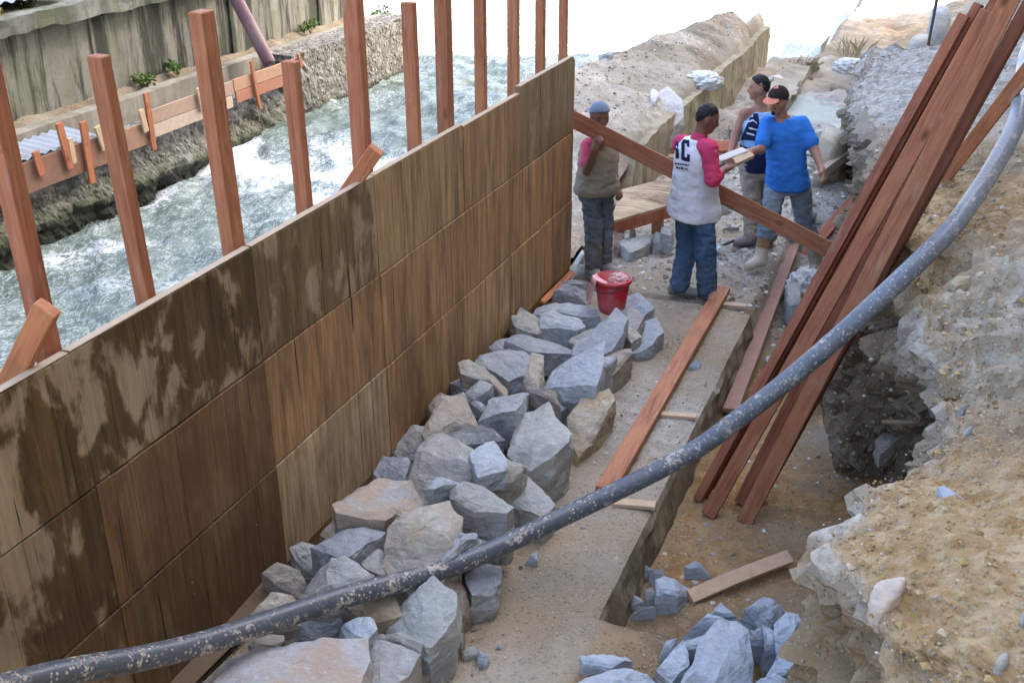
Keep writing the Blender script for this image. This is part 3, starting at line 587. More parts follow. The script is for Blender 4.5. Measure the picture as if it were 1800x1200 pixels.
# ================================================================== TIMBER LYING AND LEANING
def plank(lab, p0, p1, w, t, m='wood', n=(0, 0, 1), col=(1, 1, 1), name='plank', cat='plank', group=None, warp=.004, seg=4):
    o = board(name, p0, p1, w, t, M[m], n, col=col, warp=warp, seg=seg, bev=.003); tag(o, lab, cat, group); return o
G = 'timber leaning against the bank'
toC = np.array([-.75, -6.3, 2.6])
def unit_(v): v = np.array(v, float); return v/np.linalg.norm(v)
nb_ = 0
for lab, b, t, w, th, c, roll, off in (
  ('narrow red plank, leftmost of the leaning bundle, its cut end at the top', (1226, 878, -.36), (1697, 27, 6.98), .06, .045, (.80, .68, .70), .1, 0),
  ('thin dark plank edge seen just right of the leftmost leaning plank', (1238, 870, -.36), (1722, 8, 7.04), .05, .05, (.62, .50, .50), .5, 0),
  ('red plank with a square sawn top end in the leaning bundle', (1247, 902, -.36), (1738, 22, 6.72), .095, .05, (.88, .78, .76), -.15, .03),
  ('dark red plank half hidden between two others at the back of the bundle', (1262, 862, -.36), (1752, 4, 7.05), .07, .045, (.62, .5, .5), .4, 0),
  ('widest brown plank on the front of the bundle, running out at the top', (1310, 914, -.36), (1786, -25, 6.6), .105, .05, (.86, .79, .74), -.2, .03),
  ('red plank wedged behind the widest plank of the leaning bundle', (1303, 884, -.36), (1766, -10, 6.95), .085, .045, (.72, .58, .58), .2, 0),
  ('darkest plank deep in shade at the right of the leaning bundle', (1332, 872, -.33), (1815, -5, 6.92), .075, .05, (.5, .43, .43), .5, -.02),  # tint darkened to paint in the shade deep in the bundle
  ('orange plank on its own right of the bundle, behind the hose', (1475, 560, -.2), (1832, 92, 7.5), .09, .045, (1.05, .92, .82), 0, 0)):
    nn = toC+np.array([-roll*3, 0, 0]); o_ = unit_(nn)*off
    plank(lab, gz(*b)+o_, gy(*t)+o_, w, th, n=nn, col=c, group=G, warp=.012)
pA = gz(1064, 862, .058); pB = gz(1271, 508, .058)
plank('long red plank lying on the footing slab beside the stones', pA, pB, .125, .05)
for lab, a, b, w in (('pale offcut under the near end of the slab plank', (1078, 882, .014), (1152, 889, .014), .07), ('pale offcut sticking out under the middle of the slab plank', (1160, 727, .014), (1224, 733, .014), .06), ('pale offcut under the far end of the slab plank', (1258, 533, .014), (1312, 539, .014), .07)):
    plank(lab, gz(*a), gz(*b), w, .026, 'offcut', name='offcut', cat='offcut')
plank('weathered grey red plank lying in the trench beside the footing slab', gz(1284, 722, -.30), gz(1400, 418, -.10), .12, .04, 'greyboard', col=(1.0, .72, .66), n=(-.15, -.2, 1))
plank('dusty red plank slanting up behind the man in blue', gy(1400, 466, 10.9), gy(1535, 312, 11.8), .13, .04, col=(1, .78, .78), n=(-.2, -.5, 1))
plank('pale pole lying behind the dusty red plank', gy(1420, 462, 11.0), gy(1530, 352, 11.6), .07, .05, 'greyboard', col=(1.3, 1.35, 1.4))
plank('grey splintered board end lying in the brown trench earth', gz(1212, 1052, -.33), gz(1388, 978, -.27), .085, .05, 'greyboard', n=(.3, -.5, 1), col=(1.6, 1.35, 1.05), warp=.012)
plank('dark plank stuck in the bank hollow behind the hose', gz(1498, 612, -.1), gz(1588, 545, .2), .07, .04, 'greyboard', n=(.2, -.9, .5), col=(.5, .45, .42))
plank('grey stick in the hollow just under the dark plank', gz(1466, 652, -.2), gz(1535, 622, -.1), .06, .03, 'greyboard', n=(.2, -.6, .8), col=(.9, .9, .9))
plank('mud coated board along the foot of the formwork at lower left', gz(285, 1222, .10), gz(492, 1022, .10), .13, .03, 'greyboard', n=(.55, 0, .8), col=(.42, .36, .28))
plank('thin orange stick wedged where the stones meet the formwork', gz(952, 532, .08), gz(1006, 478, .08), .05, .03, n=(.5, 0, .8), col=(1.3, 1.1, .9))
plank('red plank lying across the rubble behind the men', gz(1150, 262, .15), gz(1296, 258, .15), .16, .05, n=(0, -.6, .8), col=(1.0, .8, .75))
plank('thin pale board under the red plank behind the men', gz(1160, 274, .1), gz(1230, 277, .1), .08, .03, 'greyboard', n=(0, -.3, 1), col=(1.6, 1.55, 1.4))
plank('pale squared post end lying on rubble right of the man in blue', gz(1436, 312, .15), gz(1492, 268, .3), .10, .09, 'greyboard', n=(-.4, -.4, 1), col=(1.2, 1.15, 1.05), name='post_end', cat='post')
plank('white broken pipe lying right of the man in blue', gz(1440, 312, .02), gz(1520, 297, .05), .07, .06, 'greyboard', n=(0, 0, 1), col=(1.9, 1.9, 1.9), name='pipe', cat='pipe')
o = plank('heavy brown beam carried on the shoulder of the capped man', gy(985, 199, 9.02), gy(1482, 452, 9.36), .145, .05, n=(.1, -1, .25), col=(.78, .72, .68), name='carried_beam', cat='beam', warp=.006)
# tilted form panel lying on the rubble
fp = thing('form_panel', 'dusty plywood form panel with red edge rail lying tilted behind the men', 'form panel', (-2.5, 9.9, .2))
c4 = [gz(1072, 390, .30), gz(1212, 350, .45), gz(1222, 300, .62), gz(1093, 333, .46)]
def quad_prism(name, q, dz0, dz1, m, parent, col):
    V = [np.array(p)+np.array([0, 0, dz0]) for p in q]+[np.array(p)+np.array([0, 0, dz1]) for p in q]
    return build(name, V, [(3, 2, 1, 0), (4, 5, 6, 7), (0, 1, 5, 4), (1, 2, 6, 5), (2, 3, 7, 6), (3, 0, 4, 7)], M[m], parent, col=col)
quad_prism('sheet', c4, -.02, 0, 'ply', fp, (1.3, 1.32, 1.28, .0))
e = (c4[3]-c4[0])*.06
quad_prism('rail', [c4[0]-e*.3, c4[1]-e*.3, c4[1]+e, c4[0]+e], -.135, -.022, 'wood', fp, (.95, .7, .62, 1))
quad_prism('rail', [c4[3]-e, c4[2]-e, c4[2]+e*.2, c4[3]+e*.2], -.13, -.022, 'wood', fp, (.8, .7, .62, 1))
for q in (.1, .75): 
    b = c4[0]+(c4[1]-c4[0])*q+(c4[3]-c4[0])*.5; box('support', (b[0]-.2, b[1]-.05, -.1), (b[0]-.1, b[1]+.05, b[2]-.03), M['wood'], fp)
# ================================================================== HOSE
def near_top(px, py, r=.06):
    h = bank_hit(px, py); return (h if h is not None else gd(px, py, 7))+np.array([0, 0, r])
hp = [gd(-160, 1262, 4.1), gd(-40, 1222, 4.4), gd(100, 1184, 4.7), gd(300, 1145, 5.05), gd(450, 1100, 5.25), gd(600, 1050, 5.45), gd(800, 993, 5.8), gd(1000, 903, 6.1), gd(1200, 803, 6.25), gd(1300, 734, 6.3), gd(1400, 655, 6.35), gd(1500, 568, 6.4), gd(1600, 474, 6.5), gd(1667, 408, 6.75), gd(1715, 343, 7.05), gd(1752, 285, 7.3), gd(1784, 222, 7.6), gd(1797, 165, 8.0), gd(1806, 100, 8.6), gd(1830, 40, 9.2)]
o = tube('concrete_hose', hp, [.053, .053, .053, .055, .057, .059], M['hose'], sides=20, loc=(-1, 5, .8)); tag(o, 'long thick black hose spattered with mortar sweeping across the foreground', 'hose')

# ================================================================== STONES
TYPES = dict(slate=(.245, .275, .31, .95), blue=(.36, .41, .46, 1), grey=(.30, .31, .285, .85), pale=(.37, .38, .345, .92), tan=(.36, .325, .255, .72), rust=(.34, .335, .33, .4), dark=(.095, .105, .115, 1), brown=(.23, .19, .145, .7), white=(.60, .56, .52, .9), ochre=(.40, .31, .17, .7), pink=(.60, .46, .34, .95))
def stone(label, poly, z, th, typ, off=(0, 0), sc=1.0, tilt=.06, group=None, name='rock', cat='rock', rough=1.0, spread=1.03, ground=None, soft=0, drop=(0, 0)):
    """a broken stone: its upper face follows poly (survey points, height z), the flanks go down by th"""
    pts = [(off[0]+x*sc, off[1]+y*sc) for x, y in poly]; r = np.random.default_rng(abs(hash(label)) % 1000 if False else sum(map(ord, label)))
    ys = [p[1] for p in pts]; y0, y1 = min(ys), max(ys); ym = (y0+y1)/2
    top = np.array([gz(px, py, z+tilt*(ym-py)/max(1, (y1-y0))+r.normal()*.008) for px, py in pts]); c = top.mean(0); sl = r.uniform(-.26, .26, 2); top[:, 2] += (top[:, :2]-c[:2])@sl; top = c+(top-c)*np.array([1.10, 1.10, 1])
    # break the outline: extra points along every side, pushed in and out
    R = []; nT = len(top)
    for i_ in range(nT):
        a_, b_ = top[i_], top[(i_+1) % nT]; e_ = b_-a_; pr = np.array([e_[1], -e_[0], 0]); R.append(a_)
        for f_ in (() if np.linalg.norm(e_) < .13 and not soft else (.5,)):
            if soft: R.append(a_+e_*f_+(a_+e_*f_-c)*.05)
            else: R.append(a_+e_*(f_+r.uniform(-.1, .1))+pr*r.uniform(-.07, .05)+np.array([0, 0, r.uniform(-.12, .02)*th]))
    R = np.array(R); nR = len(R); j_ = lambda q: r.normal(size=(nR, 3))*th*q
    G_ = np.linalg.lstsq(np.c_[top[:, :2]-c[:2], np.ones(nT)], top[:, 2]-c[2], rcond=None)[0]; pl = lambda A: np.c_[A[:, :2], c[2]+(A[:, :2]-c[:2])@G_[:2]+G_[2]]
    R = .35*R+.65*pl(R); R[:, 2] += r.uniform(-.10, .02, nR)*th; rg = [pl(c+(R-c)*.40), pl(c+(R-c)*.74), R]
    cd = r.uniform(0, 6.3); cd = np.array([math.cos(cd), math.sin(cd)]); rad_ = np.linalg.norm((R-c)[:, :2], axis=1).mean(); cs = r.uniform(.2, .6)*th; co_ = r.uniform(-.25, .35)*rad_; cd2 = np.array([-cd[1], cd[0]]); cs2 = r.uniform(.0, .3)*th
    crease = lambda A: -cs*np.maximum(0, ((A-c)[:, :2]@cd-co_)/rad_)-cs2*np.maximum(0, ((A-c)[:, :2]@cd2-rad_*.35)/rad_)
    for A in rg: A[:, 2] += crease(A)
    m1 = c+(R-c)*spread; m1[:, 2] -= th*.42+r.normal(size=nR)*th*.07; m1 = m1+j_(.035); m2 = c+(R-c)*.97; m2[:, 2] -= th; m2[:, :2] += np.array(drop); rg += [m1, m2]
    bm = bmesh.new(); vs_ = [[bm.verts.new(p-c) for p in ring] for ring in rg]; vc = bm.verts.new((0, 0, float(crease(c[None])[0]+G_[2]))); vb = bm.verts.new((drop[0], drop[1], -th))
    for q in range(nR):
        q2 = (q+1) % nR; bm.faces.new((vc, vs_[0][q], vs_[0][q2])); bm.faces.new((vb, vs_[-1][q2], vs_[-1][q]))
        for k_ in range(len(rg)-1): bm.faces.new((vs_[k_][q], vs_[k_+1][q], vs_[k_+1][q2], vs_[k_][q2]))
    bmesh.ops.recalc_face_normals(bm, faces=list(bm.faces))
    size = float(np.linalg.norm(top.max(0)[:2]-top.min(0)[:2]))
    pass
    if soft: bmesh.ops.smooth_vert(bm, verts=list(bm.verts), factor=.5, use_axis_x=True, use_axis_y=True, use_axis_z=True); bmesh.ops.subdivide_edges(bm, edges=list(bm.edges), cuts=1, smooth=1.0)
    bmesh.ops.triangulate(bm, faces=list(bm.faces))
    tl = max(.018, size/20)
    for it in range(4):
        es = [e for e in bm.edges if e.calc_length() > tl*1.6]
        if not es or len(bm.faces) > 3600: break
        bmesh.ops.subdivide_edges(bm, edges=es, cuts=1); bmesh.ops.triangulate(bm, faces=list(bm.faces))
    bm.normal_update()
    W = np.array([v.co[:] for v in bm.verts]); Nn = np.array([v.normal[:] for v in bm.verts]); sd = r.uniform(0, 50, 3)
    lay = fbm((W+sd)*np.array([1, 1, 3.0]), 2.2/size**.5, 3); 
    d = (.006*lay*size**.5+.006*fbm(W+sd+9, 11, 3)+.0035*fbm(W+sd+19, 30, 2)+.013*size**.5*np.round(fbm(W+sd+30, 3.2/size**.5, 2)*2)/2)*rough*min(1, size/.35)
    W = W+Nn*d[:, None]
    if ground is not None: W[:, 2] = np.maximum(W[:, 2], ground-.03-c[2])
    for v, w in zip(bm.verts, W): v.co = w
    me = bpy.data.meshes.new(name); bm.to_mesh(me); bm.free(); me.materials.append(M['rock'])
    if soft: me.shade_smooth()
    o = link(name, me); o.location = c; k = r.uniform(.95, 1.25); t = TYPES[typ]; o.color = (t[0]*k, t[1]*k, t[2]*k, t[3])
    tag(o, label, cat, group); return o
A5 = dict(off=(600, 400), sc=1/3); A8 = dict(off=(600, 800), sc=1/3); A7 = dict(off=(0, 800), sc=1/3); A9 = dict(off=(1200, 800), sc=1/3)
PG = 'stones piled along the formwork'
S = [
 ('long flat blue grey slab against the left side of the red bucket', [(1015, 412), (1040, 362), (1100, 345), (1330, 418), (1345, 452), (1260, 472)], .16, .15, 'blue', A5),
 ('blocky blue grey stone just below the long flat slab by the bucket', [(1055, 470), (1062, 438), (1120, 430), (1240, 455), (1277, 500), (1230, 545), (1060, 510)], .24, .2, 'blue', A5),
 ('wide flat dark slate two stones below the red bucket', [(880, 610), (960, 540), (1060, 512), (1200, 545), (1207, 632), (1080, 660), (990, 650)], .27, .2, 'slate', A5),
 ('flat slate touching the formwork beside the pale tan upright stone', [(718, 690), (740, 655), (880, 625), (992, 660), (960, 745), (880, 775), (800, 745)], .28, .2, 'slate', A5),
 ('folded greenish slate leaning up in front of the bucket', [(1215, 618), (1240, 580), (1400, 485), (1440, 455), (1500, 490), (1425, 608), (1290, 642)], .30, .16, 'slate', A5),
 ('tan stone with light top at the right front of the bucket', [(1470, 530), (1490, 468), (1555, 488), (1578, 560), (1530, 590)], .2, .24, 'tan', A5),
 ('flat blue slate directly right of the red bucket', [(1490, 440), (1490, 360), (1560, 330), (1642, 400), (1565, 452)], .16, .17, 'blue', A5),
 ('slate standing on edge at the far right tip of the stone row', [(1540, 630), (1600, 480), (1660, 455), (1692, 545), (1640, 605)], .14, .16, 'slate', A5),
 ('shadowed brown block on the slab side below the folded slate', [(1330, 790), (1360, 720), (1440, 612), (1522, 580), (1527, 660), (1420, 780)], .22, .26, 'brown', A5),
 ('squared light blue block with a smooth dark front face', [(1075, 735), (1150, 655), (1280, 640), (1372, 645), (1340, 825), (1200, 790)], .38, .36, 'blue', A5, dict(drop=(.0, .04))),
 ('small blue slate fitted between the squared block and the brown block', [(1350, 735), (1380, 655), (1452, 648), (1430, 705), (1365, 765)], .30, .2, 'blue', A5),
 ('small pale tan stone standing upright among the slates', [(985, 815), (962, 770), (1000, 675), (1062, 690), (1032, 812)], .36, .24, 'tan', A5),
 ('long narrow tan stone lying against the formwork', [(628, 730), (680, 713), (862, 768), (858, 822), (780, 802), (640, 790)], .34, .16, 'tan', A5),
 ('rough purple grey stone at the centre of the far pile', [(735, 985), (780, 895), (800, 830), (870, 780), (985, 788), (962, 870), (912, 992), (770, 1012)], .38, .3, 'slate', A5),
 ('dark slate wedge resting on the tan stone near the formwork', [(608, 865), (730, 778), (790, 830), (770, 862), (690, 902)], .32, .16, 'slate', A5),
 ('small slate chip tucked under the rough purple grey stone', [(688, 912), (790, 852), (782, 932), (742, 972)], .30, .16, 'slate', A5),
 ('jagged brown orange stone leaning on the right of the pale block', [(1205, 975), (1290, 858), (1402, 848), (1432, 902), (1380, 990), (1262, 1110)], .24, .26, 'ochre', A5, dict(rough=1.4)),
 ('tan boulder with a pale ridge against the formwork', [(435, 1045), (530, 890), (640, 858), (722, 1000), (600, 1005), (450, 1075)], .36, .3, 'tan', A5),
 ('almost black slate lying across the middle of the pile', [(472, 1050), (560, 1008), (680, 988), (790, 1040), (845, 1102), (640, 1146), (590, 1122)], .44, .18, 'dark', A5, dict(rough=.6)),
 ('biggest pale green grey block, tapering upwards at the slab edge', [(895, 1120), (905, 1080), (960, 895), (1090, 888), (1205, 1052), (1182, 1110), (1000, 1192)], .42, .42, 'pale', A5, dict(drop=(.0, -.02))),
 ('thin brown splinter between the squared block and the pale block', [(985, 822), (1120, 848), (1150, 905), (1060, 890)], .34, .18, 'brown', A5),
 ('rounded olive grey boulder in front of the black slate', [(712, 832), (735, 785), (762, 757), (800, 772), (842, 795), (835, 832), (770, 862)], .42, .38, 'grey', {}),
 ('small bright blue stone perched on the olive grey boulder', [(828, 802), (868, 768), (890, 798), (888, 818), (842, 838)], .50, .12, 'blue', {}),
 ('narrow blue shard lying on top of the middle of the pile', [(458, 172), (540, 70), (600, 55), (634, 90), (600, 115), (500, 185)], .50, .11, 'blue', A8),
 ('tan grey stone between the blue perched stone and the long wedge', [(770, 112), (870, 0), (965, 32), (900, 92), (810, 138)], .40, .2, 'tan', A8),
 ('big angular blue green stone in the middle of the pile', [(578, 150), (622, 108), (722, 92), (802, 130), (892, 250), (862, 292), (702, 282), (610, 232)], .48, .38, 'grey', A8),
 ('long two toned wedge lying down onto the slab', [(815, 172), (950, 48), (992, 100), (1115, 252), (1062, 297), (1000, 280), (870, 232)], .24, .22, 'grey', A8),
 ('broad rust stained flat stone beside the formwork', [(-20, 300), (60, 225), (135, 165), (220, 92), (350, 95), (432, 180), (436, 252), (280, 272), (230, 335), (0, 345)], .46, .3, 'rust', A8),
 ('dark triangular slate below the rust stained flat stone', [(-150, 445), (0, 350), (222, 338), (122, 450), (60, 545), (15, 560)], .44, .18, 'slate', A8),
 ('rusty tan boulder at the heart of the near pile', [(225, 460), (262, 348), (380, 268), (470, 250), (560, 238), (615, 300), (600, 382), (520, 535), (370, 560)], .50, .36, 'tan', A8, dict(rough=1.2)),
 ('small wedge stone under the dark triangular slate', [(98, 502), (180, 460), (232, 482), (247, 602), (200, 632), (130, 582)], .36, .24, 'grey', A8),
 ('thin slate blade pointing up beside the rusty tan boulder', [(535, 515), (620, 398), (702, 328), (707, 382), (600, 505), (540, 545)], .46, .16, 'slate', A8),
 ('layered blue grey stone touching the hose from above', [(638, 462), (700, 408), (812, 398), (825, 442), (760, 475), (650, 505)], .32, .2, 'blue', A8),
 ('blue grey stone standing on the slab right under the hose', [(655, 605), (760, 560), (832, 540), (842, 612), (800, 702), (700, 732)], .20, .2, 'slate', A8),
 ('large green grey flat stone below the hose with rust edges', [(218, 832), (300, 722), (482, 655), (592, 770), (592, 882), (470, 962), (400, 950)], .36, .34, 'pale', A8, dict(tilt=.1)),
 ('brown stone partly covered by the hose', [(480, 690), (500, 618), (642, 606), (662, 652), (605, 790), (560, 770)], .28, .28, 'brown', A8),
 ('blue grey chunk beside the big rust marked slab', [(0, 852), (122, 808), (162, 820), (182, 902), (120, 982), (60, 960)], .40, .22, 'blue', A8),
 ('smooth green grey block at the bottom edge of the photo', [(40, 1130), (60, 1052), (162, 948), (222, 938), (405, 1060), (382, 1110), (310, 1215), (60, 1230)], .34, .36, 'grey', A8, dict(rough=.7)),
 ('blue grey stone on the slab side of the green grey flat stone', [(413, 1020), (418, 975), (500, 938), (582, 910), (576, 962), (470, 1072)], .26, .22, 'slate', A8),
 ('flat grey stone between the two green grey stones', [(188, 882), (312, 898), (422, 1000), (410, 1045), (250, 950)], .28, .2, 'grey', A8),
 ('dark stone low on the slab at the bottom of the pile', [(405, 1130), (492, 1078), (498, 1105), (450, 1185), (395, 1215)], .14, .18, 'brown', A8),
 ('small angular stone at the foot of the green grey flat stone', [(588, 912), (642, 905), (632, 992), (585, 972)], .12, .12, 'brown', A8),
 ('huge rust marked blue slab at the bottom of the photo', [(340, 1200), (400, 1137), (452, 1118), (560, 1103), (632, 1104), (637, 1142), (612, 1205), (560, 1275), (320, 1275)], .44, .3, 'rust', {}, dict(tilt=.12)),
 ('tan grey stone under the hose next to the formwork', [(445, 1068), (478, 1040), (513, 1027), (542, 1052), (486, 1078)], .32, .26, 'tan', {}),
 ('light grey boulder with a clean face left of the small wedge', [(522, 995), (532, 970), (568, 964), (602, 980), (652, 1012), (600, 1034), (540, 1030)], .44, .36, 'pale', {}),
 ('flat grey stone below the light grey boulder', [(525, 1035), (592, 1030), (590, 1050), (540, 1056)], .32, .22, 'grey', {}),
 ('orange tan stone pressed under the hose', [(598, 1035), (625, 1012), (690, 1045), (700, 1068), (640, 1078)], .36, .2, 'ochre', {}),
 ('thin brown stone jammed beneath the narrow blue shard', [(440, 200), (510, 190), (602, 212), (590, 235), (470, 232)], .40, .1, 'tan', A8),
 ('grey slab end at the top of the row against the formwork corner', [(1135, 255), (1180, 262), (1285, 292), (1275, 312), (1160, 290)], .12, .12, 'slate', A5),
 ('dusty slate behind the bucket at the head of the row', [(1125, 318), (1180, 292), (1280, 318), (1285, 352), (1190, 345)], .13, .14, 'slate', A5),
]
for row in S:
    lab, poly, z, th, ty, fr = row[:6]; kw = dict(row[6]) if len(row) > 6 else {}
    stone(lab, poly, z, th*.85+.03, ty, group=PG, ground=-.0, **fr, **kw)
USED = set()
# dark fill stones deep in the pile, one course lower, seen only between the others
for k, (px, py) in enumerate(((880, 748), (905, 630), (1040, 590), (800, 700), (960, 700), (1100, 560), (760, 880), (690, 965), (620, 1060), (700, 900), (560, 1090), (800, 800), (870, 830), (740, 1090), (650, 1130), (470, 1120), (840, 900), (640, 862), (600, 925), (690, 815), (735, 765), (790, 712), (835, 668), (545, 968), (500, 1010), (900, 600), (930, 560))):
    q = [(px+38*math.cos(a)*random.uniform(.7, 1.1), py+24*math.sin(a)*random.uniform(.7, 1.1)) for a in np.linspace(0, 5.4, 6)]
    cand = sorted((((sum(x for x, _ in pl_)/len(pl_))*fr_.get('sc', 1)+fr_.get('off', (0, 0))[0]-px)**2+((sum(y for _, y in pl_)/len(pl_))*fr_.get('sc', 1)+fr_.get('off', (0, 0))[1]-py)**2, lb_) for lb_, pl_, _, _, _, fr_ in [q_[:6] for q_ in S] if len(lb_.split()) <= 12 and lb_ not in USED); USED.add(cand[0][1])
    stone('fill stone wedged beside '+cand[0][1], q, .22, .22, ('brown', 'slate', 'grey')[k % 3], group='lower course stones of the pile', ground=0)
BG = 'blue stones heaped in the trench'
TZ = -.30
B = [
 ('largest pointed blue stone of the trench heap', [(0, 1215), (100, 990), (200, 858), (290, 838), (342, 900), (362, 1000), (382, 1110), (340, 1230)], .02, .2, A9),
 ('blue stone with a pale patch left of the pointed one', [(15, 842), (140, 798), (212, 850), (150, 892), (40, 890)], -.08, .2, A9),
 ('thin blue flake at the top of the heap', [(125, 792), (200, 763), (275, 822), (220, 850)], -.10, .14, A9),
 ('oval blue slab at the upper right of the heap', [(335, 832), (430, 745), (540, 738), (546, 790), (440, 872)], -.12, .16, A9),
 ('upright blue stone against the yellow bank', [(488, 872), (620, 788), (615, 862), (592, 962), (520, 985)], -.08, .2, A9),
 ('flat blue flake at the left edge of the heap', [(-20, 975), (30, 930), (150, 900), (115, 990), (20, 1010)], -.06, .16, A9),
 ('blue stone in the lower right of the heap by the bank', [(435, 1120), (560, 988), (592, 1060), (602, 1142), (480, 1152)], -.05, .22, A9),
 ('shaded blue stone deep in the middle of the heap', [(325, 900), (422, 898), (435, 985), (360, 965)], -.16, .14, A9),
 ('small blue stone left of the heap under its edge', [(1655, 1045), (1712, 968), (1765, 958), (1742, 1022)], -.14, .16, A8),
 ('blue block leaning on the left of the heap', [(1668, 1110), (1752, 985), (1802, 958), (1832, 1100), (1742, 1172)], -.06, .22, A8),
 ('broad pale blue slab at the bottom edge in front of the heap', [(1172, 1190), (1300, 1128), (1500, 1112), (1602, 1150), (1682, 1195), (1600, 1265), (1180, 1265)], .02, .2, A8),
 ('lone rounded blue stone on the dirt left of the heap', [(1265, 1060), (1320, 1008), (1500, 998), (1522, 1040), (1420, 1112), (1290, 1092)], .06, .14, A8),
 ('flat blue stone at the bottom right of the heap', [(375, 1195), (480, 1148), (602, 1160), (612, 1235), (400, 1250)], -.04, .2, A9),
 ('dark blue chip in the gap right of the pointed stone', [(425, 885), (490, 900), (535, 985), (440, 1015)], -.14, .12, A9),
 ('angular light blue block alone in the trench dirt', [(1665, 645), (1705, 612), (1832, 608), (1840, 640), (1775, 725), (1668, 735)], -.20, .15, A8),
 ('small blue chip pile stone next to the slab corner', [(1538, 572), (1592, 553), (1645, 602), (1552, 632)], -.27, .08, A8),
 ('blue chip right of the slab corner chip', [(1628, 602), (1692, 588), (1702, 622), (1652, 642)], -.28, .07, A8),
 ('blue grey chip beside the foot of the slab edge', [(1478, 722), (1522, 688), (1585, 772), (1500, 764)], -.27, .08, A8),
 ('thin flat chip lying below the slab edge chip', [(1538, 802), (1652, 793), (1645, 828), (1550, 830)], -.29, .05, A8),
 ('flat blue stone between the light block and the broken board', [(18, 578), (60, 553), (167, 558), (173, 576), (110, 608), (40, 606)], -.26, .08, A9),
]
def on_floor(poly, fr, z, th):
    for _ in range(2):
        c_ = gz(fr.get('off', (0, 0))[0]+np.mean([q[0] for q in poly])*fr.get('sc', 1), fr.get('off', (0, 0))[1]+np.mean([q[1] for q in poly])*fr.get('sc', 1), z); z = max(z, float(floor_z(c_[0], c_[1]))+th*.75)
    return z
for lab, poly, z, th, fr in B:
    z = on_floor(poly, fr, z, th); stone(lab, poly, z, th+.12, 'blue', group=BG, ground=-.42, **fr)
for lab, poly, z, th, ty, fr in (
 ('small white stone beside the light blue block in the trench', [(1603, 702), (1640, 688), (1662, 730), (1610, 738)], -.27, .07, 'white', A8),
 ('little blue slate alone on the slab below the hose', [(965, 545), (1000, 500), (1037, 505), (1030, 552)], .06, .08, 'blue', A8),
 ('small grey stone at the foot of the pile on the slab', [(640, 1012), (700, 985), (717, 1040), (650, 1072)], .05, .07, 'grey', A8),
 ('small slate stone right of the grey one on the slab', [(718, 1012), (780, 1038), (762, 1086), (720, 1082)], .06, .08, 'slate', A8),
 ('white grey pebble on the slab beside the long plank', [(38, 712), (70, 690), (95, 705), (85, 745), (48, 745)], .05, .07, 'blue', dict(off=(1200, 400), sc=1/3))):
    z = on_floor(poly, fr, z, th) if z < 0 else z; stone(lab, poly, z, th, ty, ground=-.42 if z < 0 else 0, name='small_stone', cat='stone', **fr)
# stones on the bank, the rubble and the mound
def on_bank(lab, poly, ty, th, fr, soft=0, up=.04):
    xy = [(fr['off'][0]+x*fr['sc'], fr['off'][1]+y*fr['sc']) for x, y in poly]; c = np.mean(xy, 0); xy = [tuple(c+(np.array(q)-c)*.8) for q in xy]; poly = xy; fr = {}; h = bank_hit(*c); z = h[2] if h is not None else 1.2
    stone(lab, poly, z+up, th, ty, soft=soft, rough=.35 if soft else 1, tilt=.04, **fr)
on_bank('smooth pinkish tan stone lying on the yellow bank', [(978, 700), (1020, 648), (1140, 622), (1192, 650), (1160, 712), (1050, 792)], 'pink', .12, A9, 1, .05)
on_bank('pointed blue grey stone on the dusty bank near the right edge', [(1335, 145), (1375, 138), (1500, 208), (1555, 245), (1390, 258)], 'blue', .08, A9)
on_bank('oval tan pebble stone at the lower right corner', [(1652, 1040), (1690, 1000), (1722, 1020), (1732, 1092), (1680, 1130)], 'tan', .07, A9, 1, .03)
on_bank('pale stone cut by the right edge of the photo', [(1780, 860), (1800, 805), (1880, 810), (1880, 930), (1800, 930)], 'tan', .09, A9, 1, .03)
on_bank('white pebble on the bank above the hollow', [(1470, 1085), (1495, 1045), (1532, 1040), (1525, 1075)], 'white', .04, dict(off=(1200, 400), sc=1/3), 1, .02)
on_bank('ochre lump on the bank just right of the hose', [(1410, 270), (1440, 235), (1530, 240), (1528, 280), (1440, 300)], 'ochre', .06, dict(off=(1200, 400), sc=1/3), 0, .03)
on_bank('flat grey stone on the bank rim above the hollow', [(1440, 955), (1500, 905), (1530, 930), (1460, 985)], 'grey', .06, dict(off=(1200, 400), sc=1/3), 0, .03)
C1 = dict(off=(1200, 0), sc=1/3); C2 = dict(off=(600, 0), sc=1/3)
